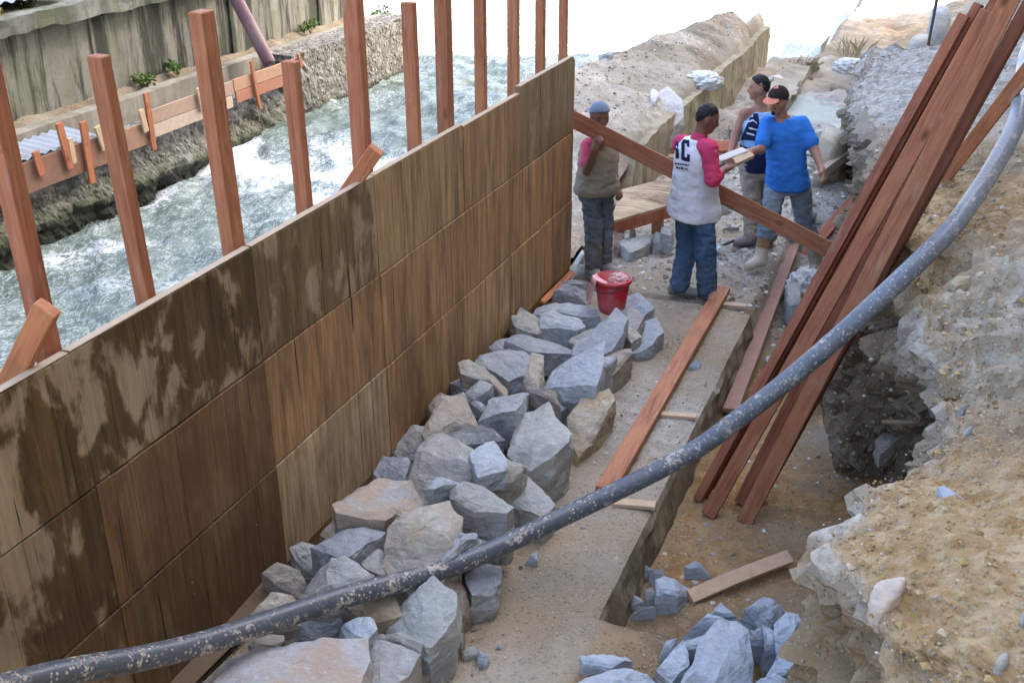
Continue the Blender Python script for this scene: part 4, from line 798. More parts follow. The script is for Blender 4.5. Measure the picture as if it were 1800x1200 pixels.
for lab, poly, z, th, ty, fr, sf in (
 ('rounded ochre boulder right behind the man in blue', [(730, 720), (760, 640), (810, 605), (880, 610), (900, 680), (860, 760), (790, 785)], .42, .6, 'ochre', C1, 1),
 ('pinkish rubble lump left of the ochre boulder', [(690, 690), (720, 650), (770, 655), (775, 690), (730, 705)], .2, .25, 'tan', C1, 0),
 ('pinkish boulder leaning by the dark rod at the top', [(1195, 215), (1250, 130), (1315, 130), (1322, 190), (1270, 240)], .9, .9, 'tan', C1, 1),
 ('grey boulder at the top edge beside the dark rod', [(1310, 60), (1350, 22), (1410, 40), (1420, 75), (1340, 85)], 1.0, .8, 'grey', C1, 1),
 ('big white rock on the mound beside the sleeve of the raglan shirt', [(1650, 580), (1670, 525), (1720, 488), (1790, 530), (1800, 570), (1740, 595)], .66, .22, 'white', C2, 0),
 ('pale round stone left of the white rock on the mound', [(1560, 575), (1585, 535), (1630, 535), (1635, 575), (1600, 590)], .68, .2, 'pale', C2, 1),
 ('white pebble standing up above the white rock on the mound', [(1632, 505), (1640, 470), (1668, 468), (1672, 500), (1652, 520)], .78, .15, 'white', C2, 1),
 ('flat white stone low on the mound above the carried beam', [(1500, 690), (1550, 655), (1610, 660), (1600, 700), (1540, 712)], .55, .25, 'white', C2, 0),
 ('white rubble piece behind the left man at the formwork corner', [(1245, 550), (1262, 530), (1280, 545), (1270, 560)], .55, .2, 'white', C2, 0),
 ('grey upright stone between the capped man and the form panel', [(1420, 1210), (1435, 1160), (1470, 1145), (1490, 1170), (1490, 1240), (1440, 1250)], .22, .3, 'brown', C2, 0),
 ('pale rubble block by the raglan man left leg', [(1690, 1230), (1700, 1165), (1725, 1150), (1745, 1200), (1740, 1240)], .2, .3, 'grey', C2, 0),
 ('white round rubble piece behind the red bucket', [(1520, 1205), (1535, 1180), (1560, 1195), (1545, 1215)], .1, .14, 'white', C2, 1),
 ('Y shaped broken concrete piece lying behind the bucket', [(1440, 1240), (1510, 1262), (1640, 1225), (1620, 1262), (1545, 1300), (1520, 1330), (1500, 1300)], .12, .12, 'grey', C2, 0),
 ('bluish rubble lump right of the broken concrete piece', [(1635, 1240), (1660, 1215), (1700, 1230), (1690, 1265), (1650, 1265)], .14, .2, 'grey', C2, 0),
 ('white broken block at the capped man left boot', [(1230, 1350), (1240, 1305), (1275, 1300), (1280, 1345), (1250, 1365)], .16, .25, 'white', C2, 0),
 ('grey flat stone beneath the heel of the capped man', [(1235, 1420), (1250, 1385), (1300, 1395), (1290, 1430)], .08, .15, 'pale', C2, 0),
 ('grey lump beside the white sack in the trench', [(560, 370), (555, 300), (580, 260), (615, 255), (630, 300), (620, 375)], -.02, .26, 'grey', dict(off=(1200, 400), sc=1/3), 1),
 ('tan stone under the boot of the man in blue', [(600, 200), (620, 175), (680, 178), (690, 205), (640, 215)], -.24, .12, 'tan', dict(off=(1200, 400), sc=1/3), 0),
 ('white flat fragment on the trench floor left of the bundle', [(440, 665), (470, 645), (510, 650), (500, 685), (450, 695)], -.26, .1, 'white', dict(off=(1200, 400), sc=1/3), 0)):
    stone(lab, poly, z, th, ty, soft=sf, rough=.8, **fr)
HL = [('pale broken rock hanging at the edge of the bank hollow', (1600, 560), .06), ('grey stone block beside the dark culvert mouth in the bank hollow', (1560, 770), .07)]
for lab, (px, py), s_ in HL:
    h = bank_hit(px, py); h = h if h is not None else gz(px, py, -.3); dd = np.linalg.norm(h-EYE); k_ = s_*1930/dd; q = [(px+k_*math.cos(a)*random.uniform(.7, 1.2), py+k_*.8*math.sin(a)*random.uniform(.7, 1.2)) for a in np.linspace(0, 5.3, 6)]
    stone(lab, q, h[2]+.03, s_*1.6, 'ochre' if 'brown' in lab else 'brown', rough=1.4)
r = np.random.default_rng(12); n = 0                 # loose rubble lumps over the far ground and the mound
RL = dict(white='loose white rubble lump on the far ground', grey='loose grey rubble lump on the far ground', tan='loose tan rubble lump on the far ground')
for k in range(60):
    if k < 14: px, py = r.uniform(1020, 1250), r.uniform(110, 330); x, y = gz(px, py, .6)[:2]; ok = -5 < x < -3.4 and 9.6 < y < 18.5; zz = float(mound_z(x, y)) if ok else 0; where = 'on the mound'
    else: px, py = r.uniform(1130, 1500), r.uniform(60, 410); x, y = gz(px, py, 0)[:2]; ok = -2.9 < x < -.9 and 9.4 < y < 20 and not (-2.2 < x < -1.3 and 13.6 < y < 17.4); zz = float(floor_z(x, y)) if ok else 0; where = 'on the ground behind the men'
    if not ok: continue
    s = r.uniform(.04, .13)*(1+.04*y); ty = ['white', 'grey', 'tan'][k % 3]; q = []
    for a in np.linspace(0, 5.3, 6):
        e = np.array([x+s*r.uniform(.6, 1.1)*math.cos(a), y+s*r.uniform(.6, 1.1)*math.sin(a), zz+s*.5]); c_ = np.array([CY*e[0]+SY*e[1], -SY*e[0]+CY*e[1], e[2]-CAMH]); fwd = c_[1]*CP-c_[2]*SP
        q.append((900+FPX*c_[0]/fwd, 600-FPX*(c_[1]*SP+c_[2]*CP)/fwd))
    stone({'white': 'small whitish', 'grey': 'small greyish', 'tan': 'small tan'}[ty]+' rubble lump '+where, q, zz+s*.5, s*1.1, ty, group=f'small {ty} rubble lumps {where}', name='rubble_lump', cat='rubble')
# gravel: uncounted grit on slab, trench and bank
def grit(name, P, smin, smax, m, tint=None, seed=2):
    r = np.random.default_rng(seed); n = len(P); s = smin*(smax/smin)**(r.random(n)**2.2)
    o6 = np.array([(1, 0, 0), (0, 1, 0), (-1, 0, 0), (0, -1, 0), (0, 0, 1), (0, 0, -1)], float); f8 = np.array([(0, 1, 4), (1, 2, 4), (2, 3, 4), (3, 0, 4), (1, 0, 5), (2, 1, 5), (3, 2, 5), (0, 3, 5)])
    V = o6[None]*r.uniform(.55, 1.2, (n, 6, 1)); V = V*(s[:, None, None]*np.array([1, 1, .65])); an = r.uniform(0, 6.3, n); c, s_ = np.cos(an)[:, None], np.sin(an)[:, None]
    V = np.stack([V[..., 0]*c-V[..., 1]*s_, V[..., 0]*s_+V[..., 1]*c, V[..., 2]], -1)+P[:, None, :]
    F = (f8[None]+6*np.arange(n)[:, None, None]).reshape(-1, 3)
    o = build(name, V.reshape(-1, 3), F, m, loc=P.mean(0)); set_attr(o, 'shade', np.repeat(r.random(n), 6)); tag(o, kind='stuff'); return o
def m_grit():
    s = NB('mixed_grit'); f = s.attr('shade'); return s.out(s.ramp(f, [(.0, (.15, .12, .085)), (.3, (.33, .27, .19)), (.55, (.24, .25, .25)), (.75, (.45, .40, .32)), (1, (.68, .66, .62))]), .9, None, .15)
def m_grit2():
    s = NB('ochre_grit'); f = s.attr('shade'); return s.out(s.ramp(f, [(.0, (.22, .14, .06)), (.4, (.42, .29, .13)), (.8, (.46, .35, .2)), (1, (.54, .47, .36))]), .9, None, .15)
MG, MG2 = m_grit(), m_grit2()
x = r.uniform(-2.95, -1.32, 2600); y = r.uniform(2.3, 8.7, 2600); k = r.random(2600) < .25+.75*np.clip((fbm(P3(x, y), 1.2, 2)+.25), 0, 1); grit('slab_gravel', P3(x, y, .003)[k], .005, .022, MG)
x = r.uniform(-1.22, .6, 5200); y = r.uniform(3.2, 12.5, 5200); k = r.random(5200) < .3+.8*np.clip(fbm(P3(x, y, 4), 1.0, 2)+.2, 0, 1); x, y = x[k], y[k]; grit('trench_gravel', P3(x, y, floor_z(x, y)), .006, .03, MG, seed=5)
x = r.uniform(-3.0, -.8, 5200); y = r.uniform(8.9, 15, 5200); grit('rubble_gravel', P3(x, y, floor_z(x, y)), .008, .05, MG, seed=6)
x = r.uniform(-5, -3.3, 2600); y = r.uniform(9.5, 18.5, 2600); grit('mound_gravel', P3(x, y, mound_z(x, y)), .008, .035, MG, seed=7)
near = BANK_TOP[(BANK_TOP[..., 1] < 9.5) & (BANK_TOP[..., 1] > 2.6) & (BANK_TOP[..., 0] < 1.4)]
q = near[r.integers(0, len(near), 9000)]+r.normal(size=(9000, 3))*(.03, .03, .004); grit('bank_gravel', q[:, :3], .003, .013, MG2, seed=8)
far = BANK_TOP[(BANK_TOP[..., 1] > 7) & (BANK_TOP[..., 0] < 2)]; q = far[r.integers(0, len(far), 2500)]+r.normal(size=(2500, 3))*(.05, .05, .004); grit('bank_gravel', q, .006, .03, MG, seed=9)
grit('bank_clods', near[r.integers(0, len(near), 900)]+r.normal(size=(900, 3))*(.03, .03, .004), .01, .03, MG2, seed=10)
fc_ = BANK_V[(BANK_V[:, 2] < .95) & (BANK_V[:, 1] < 9.5) & (BANK_V[:, 1] > 5.2)]; grit('hollow_rubble', fc_[r.integers(0, len(fc_), 1200)]+r.normal(size=(1200, 3))*.02, .006, .035, MG, seed=11)

# ================================================================== PEOPLE
def surface_net(F, org, h):
    S = F < 0; nx, ny, nz = F.shape
    c = [S[dx:nx-1+dx, dy:ny-1+dy, dz:nz-1+dz] for dx in (0, 1) for dy in (0, 1) for dz in (0, 1)]
    cnt = sum(q.astype(np.int8) for q in c); act = (cnt > 0) & (cnt < 8); idx = -np.ones(act.shape, int); I = np.argwhere(act); idx[act] = np.arange(len(I))
    acc = np.zeros((len(I), 3)); n = np.zeros(len(I)); cr = [(dx, dy, dz) for dx in (0, 1) for dy in (0, 1) for dz in (0, 1)]
    vals = {q: F[I[:, 0]+q[0], I[:, 1]+q[1], I[:, 2]+q[2]] for q in cr}
    for a in cr:
        for ax in range(3):
            if a[ax]: continue
            b = tuple(1 if i == ax else a[i] for i in range(3)); va, vb = vals[a], vals[b]; m = (va < 0) != (vb < 0)
            t = np.where(m, va/np.where(m, va-vb, 1), 0); p = np.tile(np.array(a, float), (len(I), 1)); p[:, ax] += t
            acc[m] += p[m]; n[m] += 1
    V = org+(I+acc/n[:, None])*h; Q = []
    for ax in range(3):
        o1, o2 = [(1, 2), (2, 0), (0, 1)][ax]
        sl = [slice(None)]*3; sl2 = list(sl); sl[ax] = slice(0, -1); sl2[ax] = slice(1, None)
        A, B = S[tuple(sl)], S[tuple(sl2)]; E = np.argwhere(A != B)
        E = E[(E[:, o1] > 0) & (E[:, o2] > 0) & (E[:, o1] < F.shape[o1]-1) & (E[:, o2] < F.shape[o2]-1)]
        e1 = np.zeros(3, int); e1[o1] = 1; e2 = np.zeros(3, int); e2[o2] = 1
        g = lambda X: idx[X[:, 0], X[:, 1], X[:, 2]]
        q = np.stack([g(E-e1-e2), g(E-e2), g(E), g(E-e1)], 1); fl = ~A[E[:, 0], E[:, 1], E[:, 2]]; q[fl] = q[fl][:, ::-1]; Q.append(q[(q >= 0).all(1)])
    return V, np.vstack(Q)
def pbox(p):
    if p[0] == 'c': r = max(p[3], p[4]); return np.minimum(p[1], p[2])-r, np.maximum(p[1], p[2])+r
    if p[0] == 'e': r = max(p[3]); return p[1]-r, p[1]+r
    zs, C, rx, ry = p[1:5]; r = max(max(rx), max(ry)); return np.array([C[:, 0].min()-r, C[:, 1].min()-r, zs[0]]), np.array([C[:, 0].max()+r, C[:, 1].max()+r, zs[-1]])
def pd(p, P):
    if p[0] == 'c':
        a, b = p[1], p[2]; ab = b-a; t = np.clip(((P-a)@ab)/max(1e-9, ab@ab), 0, 1); return np.linalg.norm(P-a-t[..., None]*ab, axis=-1)-(p[3]+(p[4]-p[3])*t)
    if p[0] == 'e':
        q = (P-p[1])@np.array(p[2]).T; r = np.array(p[3]); return (np.linalg.norm(q/r, axis=-1)-1)*r.min()
    zs, C, rx, ry, sd = p[1:6]; z = P[..., 2]; cx, cy = np.interp(z, zs, C[:, 0]), np.interp(z, zs, C[:, 1]); X, Y = P[..., 0]-cx, P[..., 1]-cy
    u = X*sd[0]+Y*sd[1]; v = -X*sd[1]+Y*sd[0]; a, b = np.interp(z, zs, rx), np.interp(z, zs, ry)
    d = ((np.abs(u/a)**2.4+np.abs(v/b)**2.4)**(1/2.4)-1)*np.minimum(a, b); return np.maximum(d, np.maximum(zs[0]-z, z-zs[-1]))
def sdf_mesh(prims, h=.01, k=.025, cut=None):
    lo = np.min([pbox(p)[0] for p in prims], 0)-3*h-.01; hi = np.max([pbox(p)[1] for p in prims], 0)+3*h+.01; n = np.ceil((hi-lo)/h).astype(int)+1
    F = np.full(n, .2); ax = [lo[i]+np.arange(n[i])*h for i in range(3)]
    for p in prims:
        a, b = pbox(p); i0 = np.maximum(0, np.floor((a-lo-k-2*h)/h).astype(int)); i1 = np.minimum(n, np.ceil((b-lo+k+2*h)/h).astype(int)+1)
        G = np.stack(np.meshgrid(*[ax[i][i0[i]:i1[i]] for i in range(3)], indexing='ij'), -1); sl = tuple(slice(i0[i], i1[i]) for i in range(3)); d = pd(p, G); f = F[sl]
        t = np.clip(.5+.5*(d-f)/k, 0, 1); F[sl] = d*(1-t)+f*t-k*t*(1-t)
    if cut: F = np.maximum(F, cut(np.stack(np.meshgrid(*ax, indexing='ij'), -1)))
    return surface_net(F, lo, h)
def smooth_me(V, Q, it=2):
    for _ in range(it):
        A = np.zeros_like(V); n = np.zeros(len(V))
        for a, b in ((0, 1), (1, 2), (2, 3), (3, 0)):
            np.add.at(A, Q[:, a], V[Q[:, b]]); np.add.at(n, Q[:, a], 1); np.add.at(A, Q[:, b], V[Q[:, a]]); np.add.at(n, Q[:, b], 1)
        V = V*.5+.5*A/np.maximum(n, 1)[:, None]
    return V
def skinmesh(name, prims, m, parent, h=.01, k=.025, cut=None, wrinkle=0, wf=(9, 9, 16), sm=2):
    V, Q = sdf_mesh(prims, h, k, cut); V = smooth_me(V, Q, sm)
    o = build(name, V, Q, m, parent, smooth=True)
    if wrinkle:
        me = o.data; N = np.zeros(len(V)*3); me.vertices.foreach_get('normal', N); N = N.reshape(-1, 3); V = V+N*((1-2*np.abs(fbm(V*np.array(wf)/10, 10, 2)))*wrinkle)[:, None]*.6+N*(fbm(V, 22, 2)*wrinkle*.3)[:, None]
        me.vertices.foreach_set('co', (V-np.array(wloc(parent))).ravel()); me.update()
    return o
def unit(v): v = np.array(v, float); return v/np.linalg.norm(v)
UP = np.array([0, 0, 1.])
def hand_prims(w, tip, n, curl=.7, side=1):
    d = unit(tip-w); n = unit(n-d*(n@d)); x = np.cross(d, n)*side; P = [('e', w+d*.05, [x, n, d], (.040, .017, .052))]
    for off, L in ((-.029, .058), (-.010, .070), (.010, .066), (.029, .052)):
        b = w+d*.088+x*off; d1 = unit(d*math.cos(curl*.6)+n*math.sin(curl*.6)); d2 = unit(d*math.cos(curl*1.5)+n*math.sin(curl*1.5)); m_ = b+d1*L*.5; P += [('c', b, m_, .0095, .009), ('c', m_, m_+d2*L*.55, .009, .0075)]
    b = w+d*.03-x*.03; m_ = b+unit(-x*.8+d*.7+n*.25)*.035; P += [('c', b, m_, .013, .011), ('c', m_, m_+unit(-x*.2+d*.9+n*.5)*.03, .011, .009)]
    return P
def head_prims(c, hf, up):
    s = np.cross(hf, up); R = [s, hf, up]
    return [('e', c+up*.012, R, (.074, .094, .102)), ('c', c+hf*.032-up*.03, c+hf*.055-up*.088, .058, .036), ('c', c+hf*.072+up*.004, c+hf*.104-up*.034, .010, .0155), ('c', c+hf*.078+up*.022-s*.036, c+hf*.078+up*.022+s*.036, .012, .012),
            ('c', c+hf*.083-up*.058-s*.016, c+hf*.083-up*.058+s*.016, .010, .010), ('e', c+s*.076-up*.012-hf*.005, R, (.011, .021, .033)), ('e', c-s*.076-up*.012-hf*.005, R, (.011, .021, .033)), ('c', c+hf*.05-up*.03+s*.04, c+hf*.045-up*.055+s*.032, .025, .02), ('c', c+hf*.05-up*.03-s*.04, c+hf*.045-up*.055-s*.032, .025, .02)]
def torso_prim(J, add=(0, 0), q0=-.16, q1=1.14, belly=0):
    S = (J['shL']+J['shR'])/2; Hh = (J['hipL']+J['hipR'])/2; N = J['neck']; sd = unit(((J['shR']-J['shL'])+(J['hipR']-J['hipL'])*.8)[:2])
    q = np.array([-.16, 0, .25, .5, .78, .93, 1.03, 1.14]); rx = np.array([.155, .165, .148, .155, .172, .160, .10, .06])*J['bw']; ry = np.array([.115, .12, .112+belly, .115+belly*.7, .115, .092, .07, .055])
    zz = Hh[2]+q*(S[2]-Hh[2]); C = np.stack([np.interp(q, [0, 1, 1.14], [Hh[i], S[i], N[i]]) for i in (0, 1)], 1)
    zq = np.linspace(q0, q1, 24); f = lambda A: np.interp(zq, q, A); fl = (add[2] if len(add) > 2 else 0)*np.clip(1-(zq+.16)/.8, 0, 1); z2 = np.interp(zq, q, zz) if True else 0; z2 = Hh[2]+zq*(S[2]-Hh[2])
    return ('t', z2, np.stack([f(C[:, 0]), f(C[:, 1])], 1), f(rx)+add[0]+fl, f(ry)+add[1]+fl, sd)
def person(label, J, f, hf, skin, nose_down=.12):
    J = {k: (np.array(v, float) if k != 'bw' else v) for k, v in J.items()}; f = unit([*f, 0]); hf = unit([*hf, -nose_down]); s = unit(np.cross(hf, UP)); up = np.cross(s, hf); J.update(f=f, hf=hf, up=up, s=s)
    base = (J['anL']+J['anR'])/2; root = thing('person', label, 'person', (base[0], base[1], min(J['anL'][2], J['anR'][2])-.09)); J['root'] = root
    P = [torso_prim(J), ('c', J['neck']-UP*.03, J['head']-up*.055-hf*.012, .060, .054)]+head_prims(J['head'], hf, up)
    for S_, sg in (('L', 1), ('R', -1)):
        sh, el, wr, tip = J['sh'+S_], J['el'+S_], J['wr'+S_], J['tip'+S_]
        P += [('c', (J['neck']+sh)/2-UP*.03, sh-UP*.008, .055, .054), ('c', sh-UP*.008, el, .052, .042), ('c', el, wr, .043, .029), ('c', wr, wr+unit(tip-wr)*.03, .028, .026)]+hand_prims(wr, tip, J.get('palm'+S_, -UP+.3*f), float(J.get('curl'+S_, .7)), sg)
        hp, kn, an = J['hip'+S_], J['kn'+S_], J['an'+S_]; tf = unit([*J['toe'+S_][:2], 0])
        P += [('c', hp, kn, .088, .062), ('c', kn, an, .058, .040), ('c', an-tf*.03-UP*.04, an+tf*.13-UP*.055, .036, .030)]
    skinmesh('body', P, M[skin], root, .0085, .022)
    for sg in (1, -1):
        e = J['head']+hf*.083+up*.002+s*.032*sg; V, Q = sdf_mesh([('e', e, [s, hf, up], (.014, .008, .007))], .003, .002); build('eye', V, Q, M['eye'], root, smooth=True)
    return root, J
def hair(J, cutq=.02, m='hair', grow=.007, parent=None):
    c, hf, up, s = J['head'], J['hf'], J['up'], J['s']; n = unit(up*.85-hf*.75)
    skinmesh('hair', [('e', c+up*.014-hf*.003, [s, hf, up], (.074+grow, .094+grow, .102+grow))], M[m], J['root'], .007, .01, cut=lambda P: -((P-c)@n-cutq), wrinkle=.009, wf=(26, 26, 26), sm=1)
def cap_on(J, dome, brim, back=False):
    c, hf, up, s = J['head'], J['hf'], J['up'], J['s']; b = -1 if back else 1; n = unit(up-hf*(.12 if not back else .34))
    o = skinmesh('cap', [('e', c+up*.018-hf*.002, [s, hf, up], (.092, .110, .113))], M[dome], J['root'], .007, .01, cut=lambda P: -((P-c)@n-.028), wrinkle=.002, sm=1)
    q = c+hf*.125*b+up*(.036 if not back else .03); skinmesh('brim', [('e', q, [s, unit(hf*b-up*.22), unit(up+hf*.22*b)], (.075, .068, .009))], M[brim], o, .006, .008, sm=1)
def legs(J, m, rad=(.102, .082, .074), hem=None, wr=.012, q1=.14, name='trousers', to=1.0):
    P = [torso_prim(J, (.012, .014), -.2, q1)]
    for S_ in 'LR':
        hp, kn, an = J['hip'+S_], J['kn'+S_], J['an'+S_]; e = kn+(an-kn)*to
        P += [('c', hp, kn, rad[0], rad[1]), ('c', kn, e, rad[1], rad[2])]
    return skinmesh(name, P, M[m], J['root'], .01, .03, cut=(lambda G: hem-G[..., 2]) if hem is not None else None, wrinkle=wr, wf=(8, 8, 14))
def shoe(J, S_, m, top=.0, shaft=.0, name='shoe', m2=None, g=0.0):
    an, kn = J['an'+S_], J['kn'+S_]; tf = unit([*J['toe'+S_][:2], 0]); P = [('c', an-tf*.045-UP*.045, an+tf*.15-UP*.058, .050, .040), ('c', an-tf*.04-UP*.03, an+tf*.05-UP*.035, .052, .05)]
    if shaft: P += [('c', an-UP*.02, an+(kn-an)*shaft, .058, .068)]
    else: P += [('c', an-UP*.03, an+UP*.0, .05, .045)]
    gz_ = an[2]-.092; o = skinmesh(name, P, M[m], J['root'], .009, .02, cut=lambda G: gz_-G[..., 2], wrinkle=.004, sm=1)
    P2 = [('e', an+tf*.055-UP*.085, [tf, np.cross(UP, tf), UP], (.145, .052, .014))]; skinmesh('sole', P2, M['iron' if not shaft else 'boot'], o, .008, .01, cut=lambda G: gz_-.004-G[..., 2], sm=1)
    if m2 and shaft: skinmesh('mud_coat', [('c', an+(kn-an)*.30, an+(kn-an)*(shaft+.02), .064, .072)], M[m2], o, .009, .02, wrinkle=.006, sm=1)
    return o
def decal(name, quads, target, m, parent, n=8, off=.0035):
    """flat print laid on a garment: each quad (survey points) is dropped onto the cloth"""
    bm = bmesh.new(); bm.from_mesh(target.data); w = wloc(target)
    for v in bm.verts: v.co += w
    tr = BVHTree.FromBMesh(bm); bm.free(); V = []; F = []
    for q in quads:
        q = np.array(q, float); b = len(V); ok = True; pts = []
        for i in range(n):
            for j in range(n):
                u, v = i/(n-1), j/(n-1); p = (q[0]*(1-u)+q[1]*u)*(1-v)+(q[3]*(1-u)+q[2]*u)*v
                d = Vector(bearing(*p)).normalized(); h = tr.ray_cast(Vector(EYE), d)
                pts.append(None if h[0] is None else np.array(h[0]+(h[1] if h[1].dot(d) < 0 else -h[1])*off))
        for p in pts: V.append(p if p is not None else np.zeros(3))
        for i in range(n-1):
            for j in range(n-1):
                k = (i*n+j, (i+1)*n+j, (i+1)*n+j+1, i*n+j+1)
                if all(pts[x] is not None for x in k): F.append([b+x for x in k])
    used = sorted({x for f in F for x in f}); mp = {x: i for i, x in enumerate(used)}
    if F: return build(name, [V[x] for x in used], [[mp[x] for x in f] for f in F], m, parent, smooth=True)
# -- the man in the raglan shirt, seen from behind
Y = 8.95
rootA, A = person('dark haired man in a white raglan shirt with raspberry sleeves, back to the camera', dict(bw=1.0,
  head=gy(1243, 207, 8.98), neck=gy(1228, 243, 8.95), shL=gy(1199, 251, 9.10), shR=gy(1246, 259, 8.80), elR=gy(1253, 315, 8.74), wrR=gy(1272, 299, 8.95), tipR=gy(1292, 284, 9.12), elL=gy(1232, 305, 9.28), wrL=gy(1262, 292, 9.36), tipL=gy(1284, 276, 9.42), palmR=(0, .3, 1), palmL=(0, -.2, 1), curlR=.9, curlL=.7,
  hipL=gy(1205, 362, 9.04), hipR=gy(1236, 366, 8.88), knL=gy(1207, 438, 9.07), knR=gy(1240, 442, 8.84), anL=gz(1194, 501, .095), anR=gz(1243, 507, .095), toeL=(.55, .1), toeR=(.6, -.35)), (.82, .57), (.93, .36), 'skin_dark', .3)
hair(A, .012, grow=.003)
legs(A, 'jeans', (.096, .086, .082), .035, .016, q1=.05)
for S_ in 'LR': shoe(A, S_, 'shoe')
sh = skinmesh('shirt', [torso_prim(A, (.028, .037, .058), -.14, 1.10, .01), ('c', A['shL'], A['shL']+(A['elL']-A['shL'])*.15-UP*.01, .066, .066), ('c', A['shR'], A['shR']+(A['elR']-A['shR'])*.2, .066, .066)], M['white'], rootA, .01, .04, wrinkle=.010, wf=(6, 6, 11))
for S_ in 'LR':
    n_, s_, e_, w_ = A['neck'], A['sh'+S_], A['el'+S_], A['wr'+S_]
    skinmesh('sleeve', [('c', n_+(s_-n_)*.45-UP*.03, s_-UP*.012, .062, .072), ('c', s_-UP*.012, e_, .074, .060), ('c', e_, e_+(w_-e_)*.45, .060, .052)], M['raspberry'], sh, .009, .03, wrinkle=.009)
skinmesh('collar', [('c', A['neck']-UP*.012, A['neck']+UP*.012+A['f']*.01, .070, .066)], M['raspberry'], sh, .008, .01, sm=1)
decal('print', [[(1187, 247), (1193, 247), (1194, 279), (1188, 279)], [(1198, 252), (1204, 253), (1204, 282), (1198, 281)], [(1202, 245), (1212, 247), (1212, 254), (1201, 252)], [(1203, 276), (1213, 278), (1213, 285), (1202, 283)], [(1198, 252), (1202, 245), (1204, 252), (1203, 256)], [(1208, 252), (1212, 253), (1212, 259), (1208, 258)], [(1208, 271), (1213, 272), (1213, 279), (1208, 277)]]
  +[[(1187+x, 286+x*.13), (1187+x+w, 286+(x+w)*.13), (1187+x+w, 288.6+(x+w)*.13), (1187+x, 288.6+x*.13)] for x, w in ((0, 3), (4, 4), (9, 3), (13, 4), (18, 4), (23, 2))]+[[(1189+x, 293+x*.13), (1189+x+w, 293+(x+w)*.13), (1189+x+w, 296+(x+w)*.13), (1189+x, 296+x*.13)] for x, w in ((0, 4), (5, 2), (8, 5), (15, 2), (18, 2))], sh, M['navy'], sh, 5)
# -- the man in bright blue
rootB, B = person('man in a bright blue T-shirt and dark cap wearing tall cream rubber boots', dict(bw=.96,
  head=gy(1368, 176, 10.0), neck=gy(1377, 209, 10.1), shR=gy(1349, 218, 10.02), shL=gy(1409, 217, 10.12), elR=gy(1337, 263, 9.82), wrR=gy(1318, 267, 9.60), tipR=gy(1300, 265, 9.45), elL=gy(1431, 262, 10.06), wrL=gy(1444, 297, 9.93), tipL=gy(1449, 322, 9.85), palmR=(0, .3, -1), palmL=(-.8, .2, 0), curlR=.8, curlL=.45,
  hipR=gy(1366, 318, 10.1), hipL=gy(1403, 318, 10.16), knR=gy(1354, 380, 9.95), knL=gy(1414, 382, 10.28), anR=gz(1336, 452, .09), anL=gz(1436, 462, -.165), toeR=(-.55, -.8), toeL=(-.1, -1)), (-.22, -.97), (-.35, -.93), 'skin', .16)
hair(B, .0); cap_on(B, 'darkcap', 'orangecap')
decal('badge', [[(1356, 150), (1368, 149), (1368, 156), (1356, 157)]], [o for o in rootB.children if o.name.startswith('cap')][0], M['orangecap'], [o for o in rootB.children if o.name.startswith('cap')][0], 4)
c, hf, up, s = B['head'], B['hf'], B['up'], B['s']; skinmesh('beard', [('c', c+hf*.094-up*.047-s*.022, c+hf*.094-up*.047+s*.022, .008, .008), ('c', c+hf*.078-up*.095, c+hf*.085-up*.085, .022, .016)], M['hair'], rootB, .005, .008, sm=1)
legs(B, 'palejeans', (.106, .085, .082), None, .013, to=.42)
for S_ in 'LR': shoe(B, S_, 'boot', shaft=.80, name='rubber_boot', m2='bootmud')
sb = skinmesh('shirt', [torso_prim(B, (.028, .034, .022), -.12, 1.10, .012)]+[('c', B['sh'+S_], B['sh'+S_]+(B['el'+S_]-B['sh'+S_])*.72, .069, .071) for S_ in 'LR'], M['blue'], rootB, .009, .04, wrinkle=.009, wf=(6, 6, 10), sm=4, cut=lambda P: -(np.linalg.norm(P-(B['neck']+B['f']*.06-UP*.01), axis=-1)-.062))
# -- the man in the tank top
rootD, D = person('man in a pale blue and navy tank top behind the man in blue', dict(bw=.98,
  head=gy(1335, 153, 10.62), neck=gy(1337, 186, 10.66), shR=gy(1309, 198, 10.55), shL=gy(1362, 196, 10.72), elR=gy(1292, 240, 10.5), wrR=gy(1284, 272, 10.36), tipR=gy(1270, 288, 10.2), elL=gy(1372, 240, 10.8), wrL=gy(1366, 272, 10.6), tipL=gy(1350, 285, 10.5), palmR=(.7, .3, -.2), palmL=(-.6, .2, 0), curlR=.6, curlL=.6,
  hipR=gy(1318, 292, 10.55), hipL=gy(1347, 292, 10.66), knR=gy(1322, 352, 10.5), knL=gy(1350, 352, 10.66), anR=gz(1322, 414, .095), anL=gz(1352, 412, .095), toeR=(-.75, -.5), toeL=(-.4, -.9)), (-.5, -.86), (-.96, -.25), 'skin', .05)
hair(D, .012, grow=.003)
legs(D, 'khaki', (.102, .084, .080), .05, .012)
for S_ in 'LR': shoe(D, S_, 'shoe')
sd_ = skinmesh('tank_top', [torso_prim(D, (.022, .026), -.06, 1.02, .012)], M['tanktop'], rootD, .009, .03, wrinkle=.008, cut=lambda P: -np.minimum(np.linalg.norm(P-D['shR']-UP*.0, axis=-1)-.085, np.linalg.norm(P-D['shL'], axis=-1)-.085))
skinmesh('navy_panel', [torso_prim(D, (.0265, .0305), -.07, .42, .012)], M['navy'], sd_, .009, .02, wrinkle=.006)
decal('print', [[(1327, 187), (1330, 187), (1340, 248), (1302, 246)]], sd_, M['navy'], sd_, 10, .006)
ring = [(1326, 236), (1312, 232), (1310, 221), (1314, 213), (1324, 210), (1330, 216)]
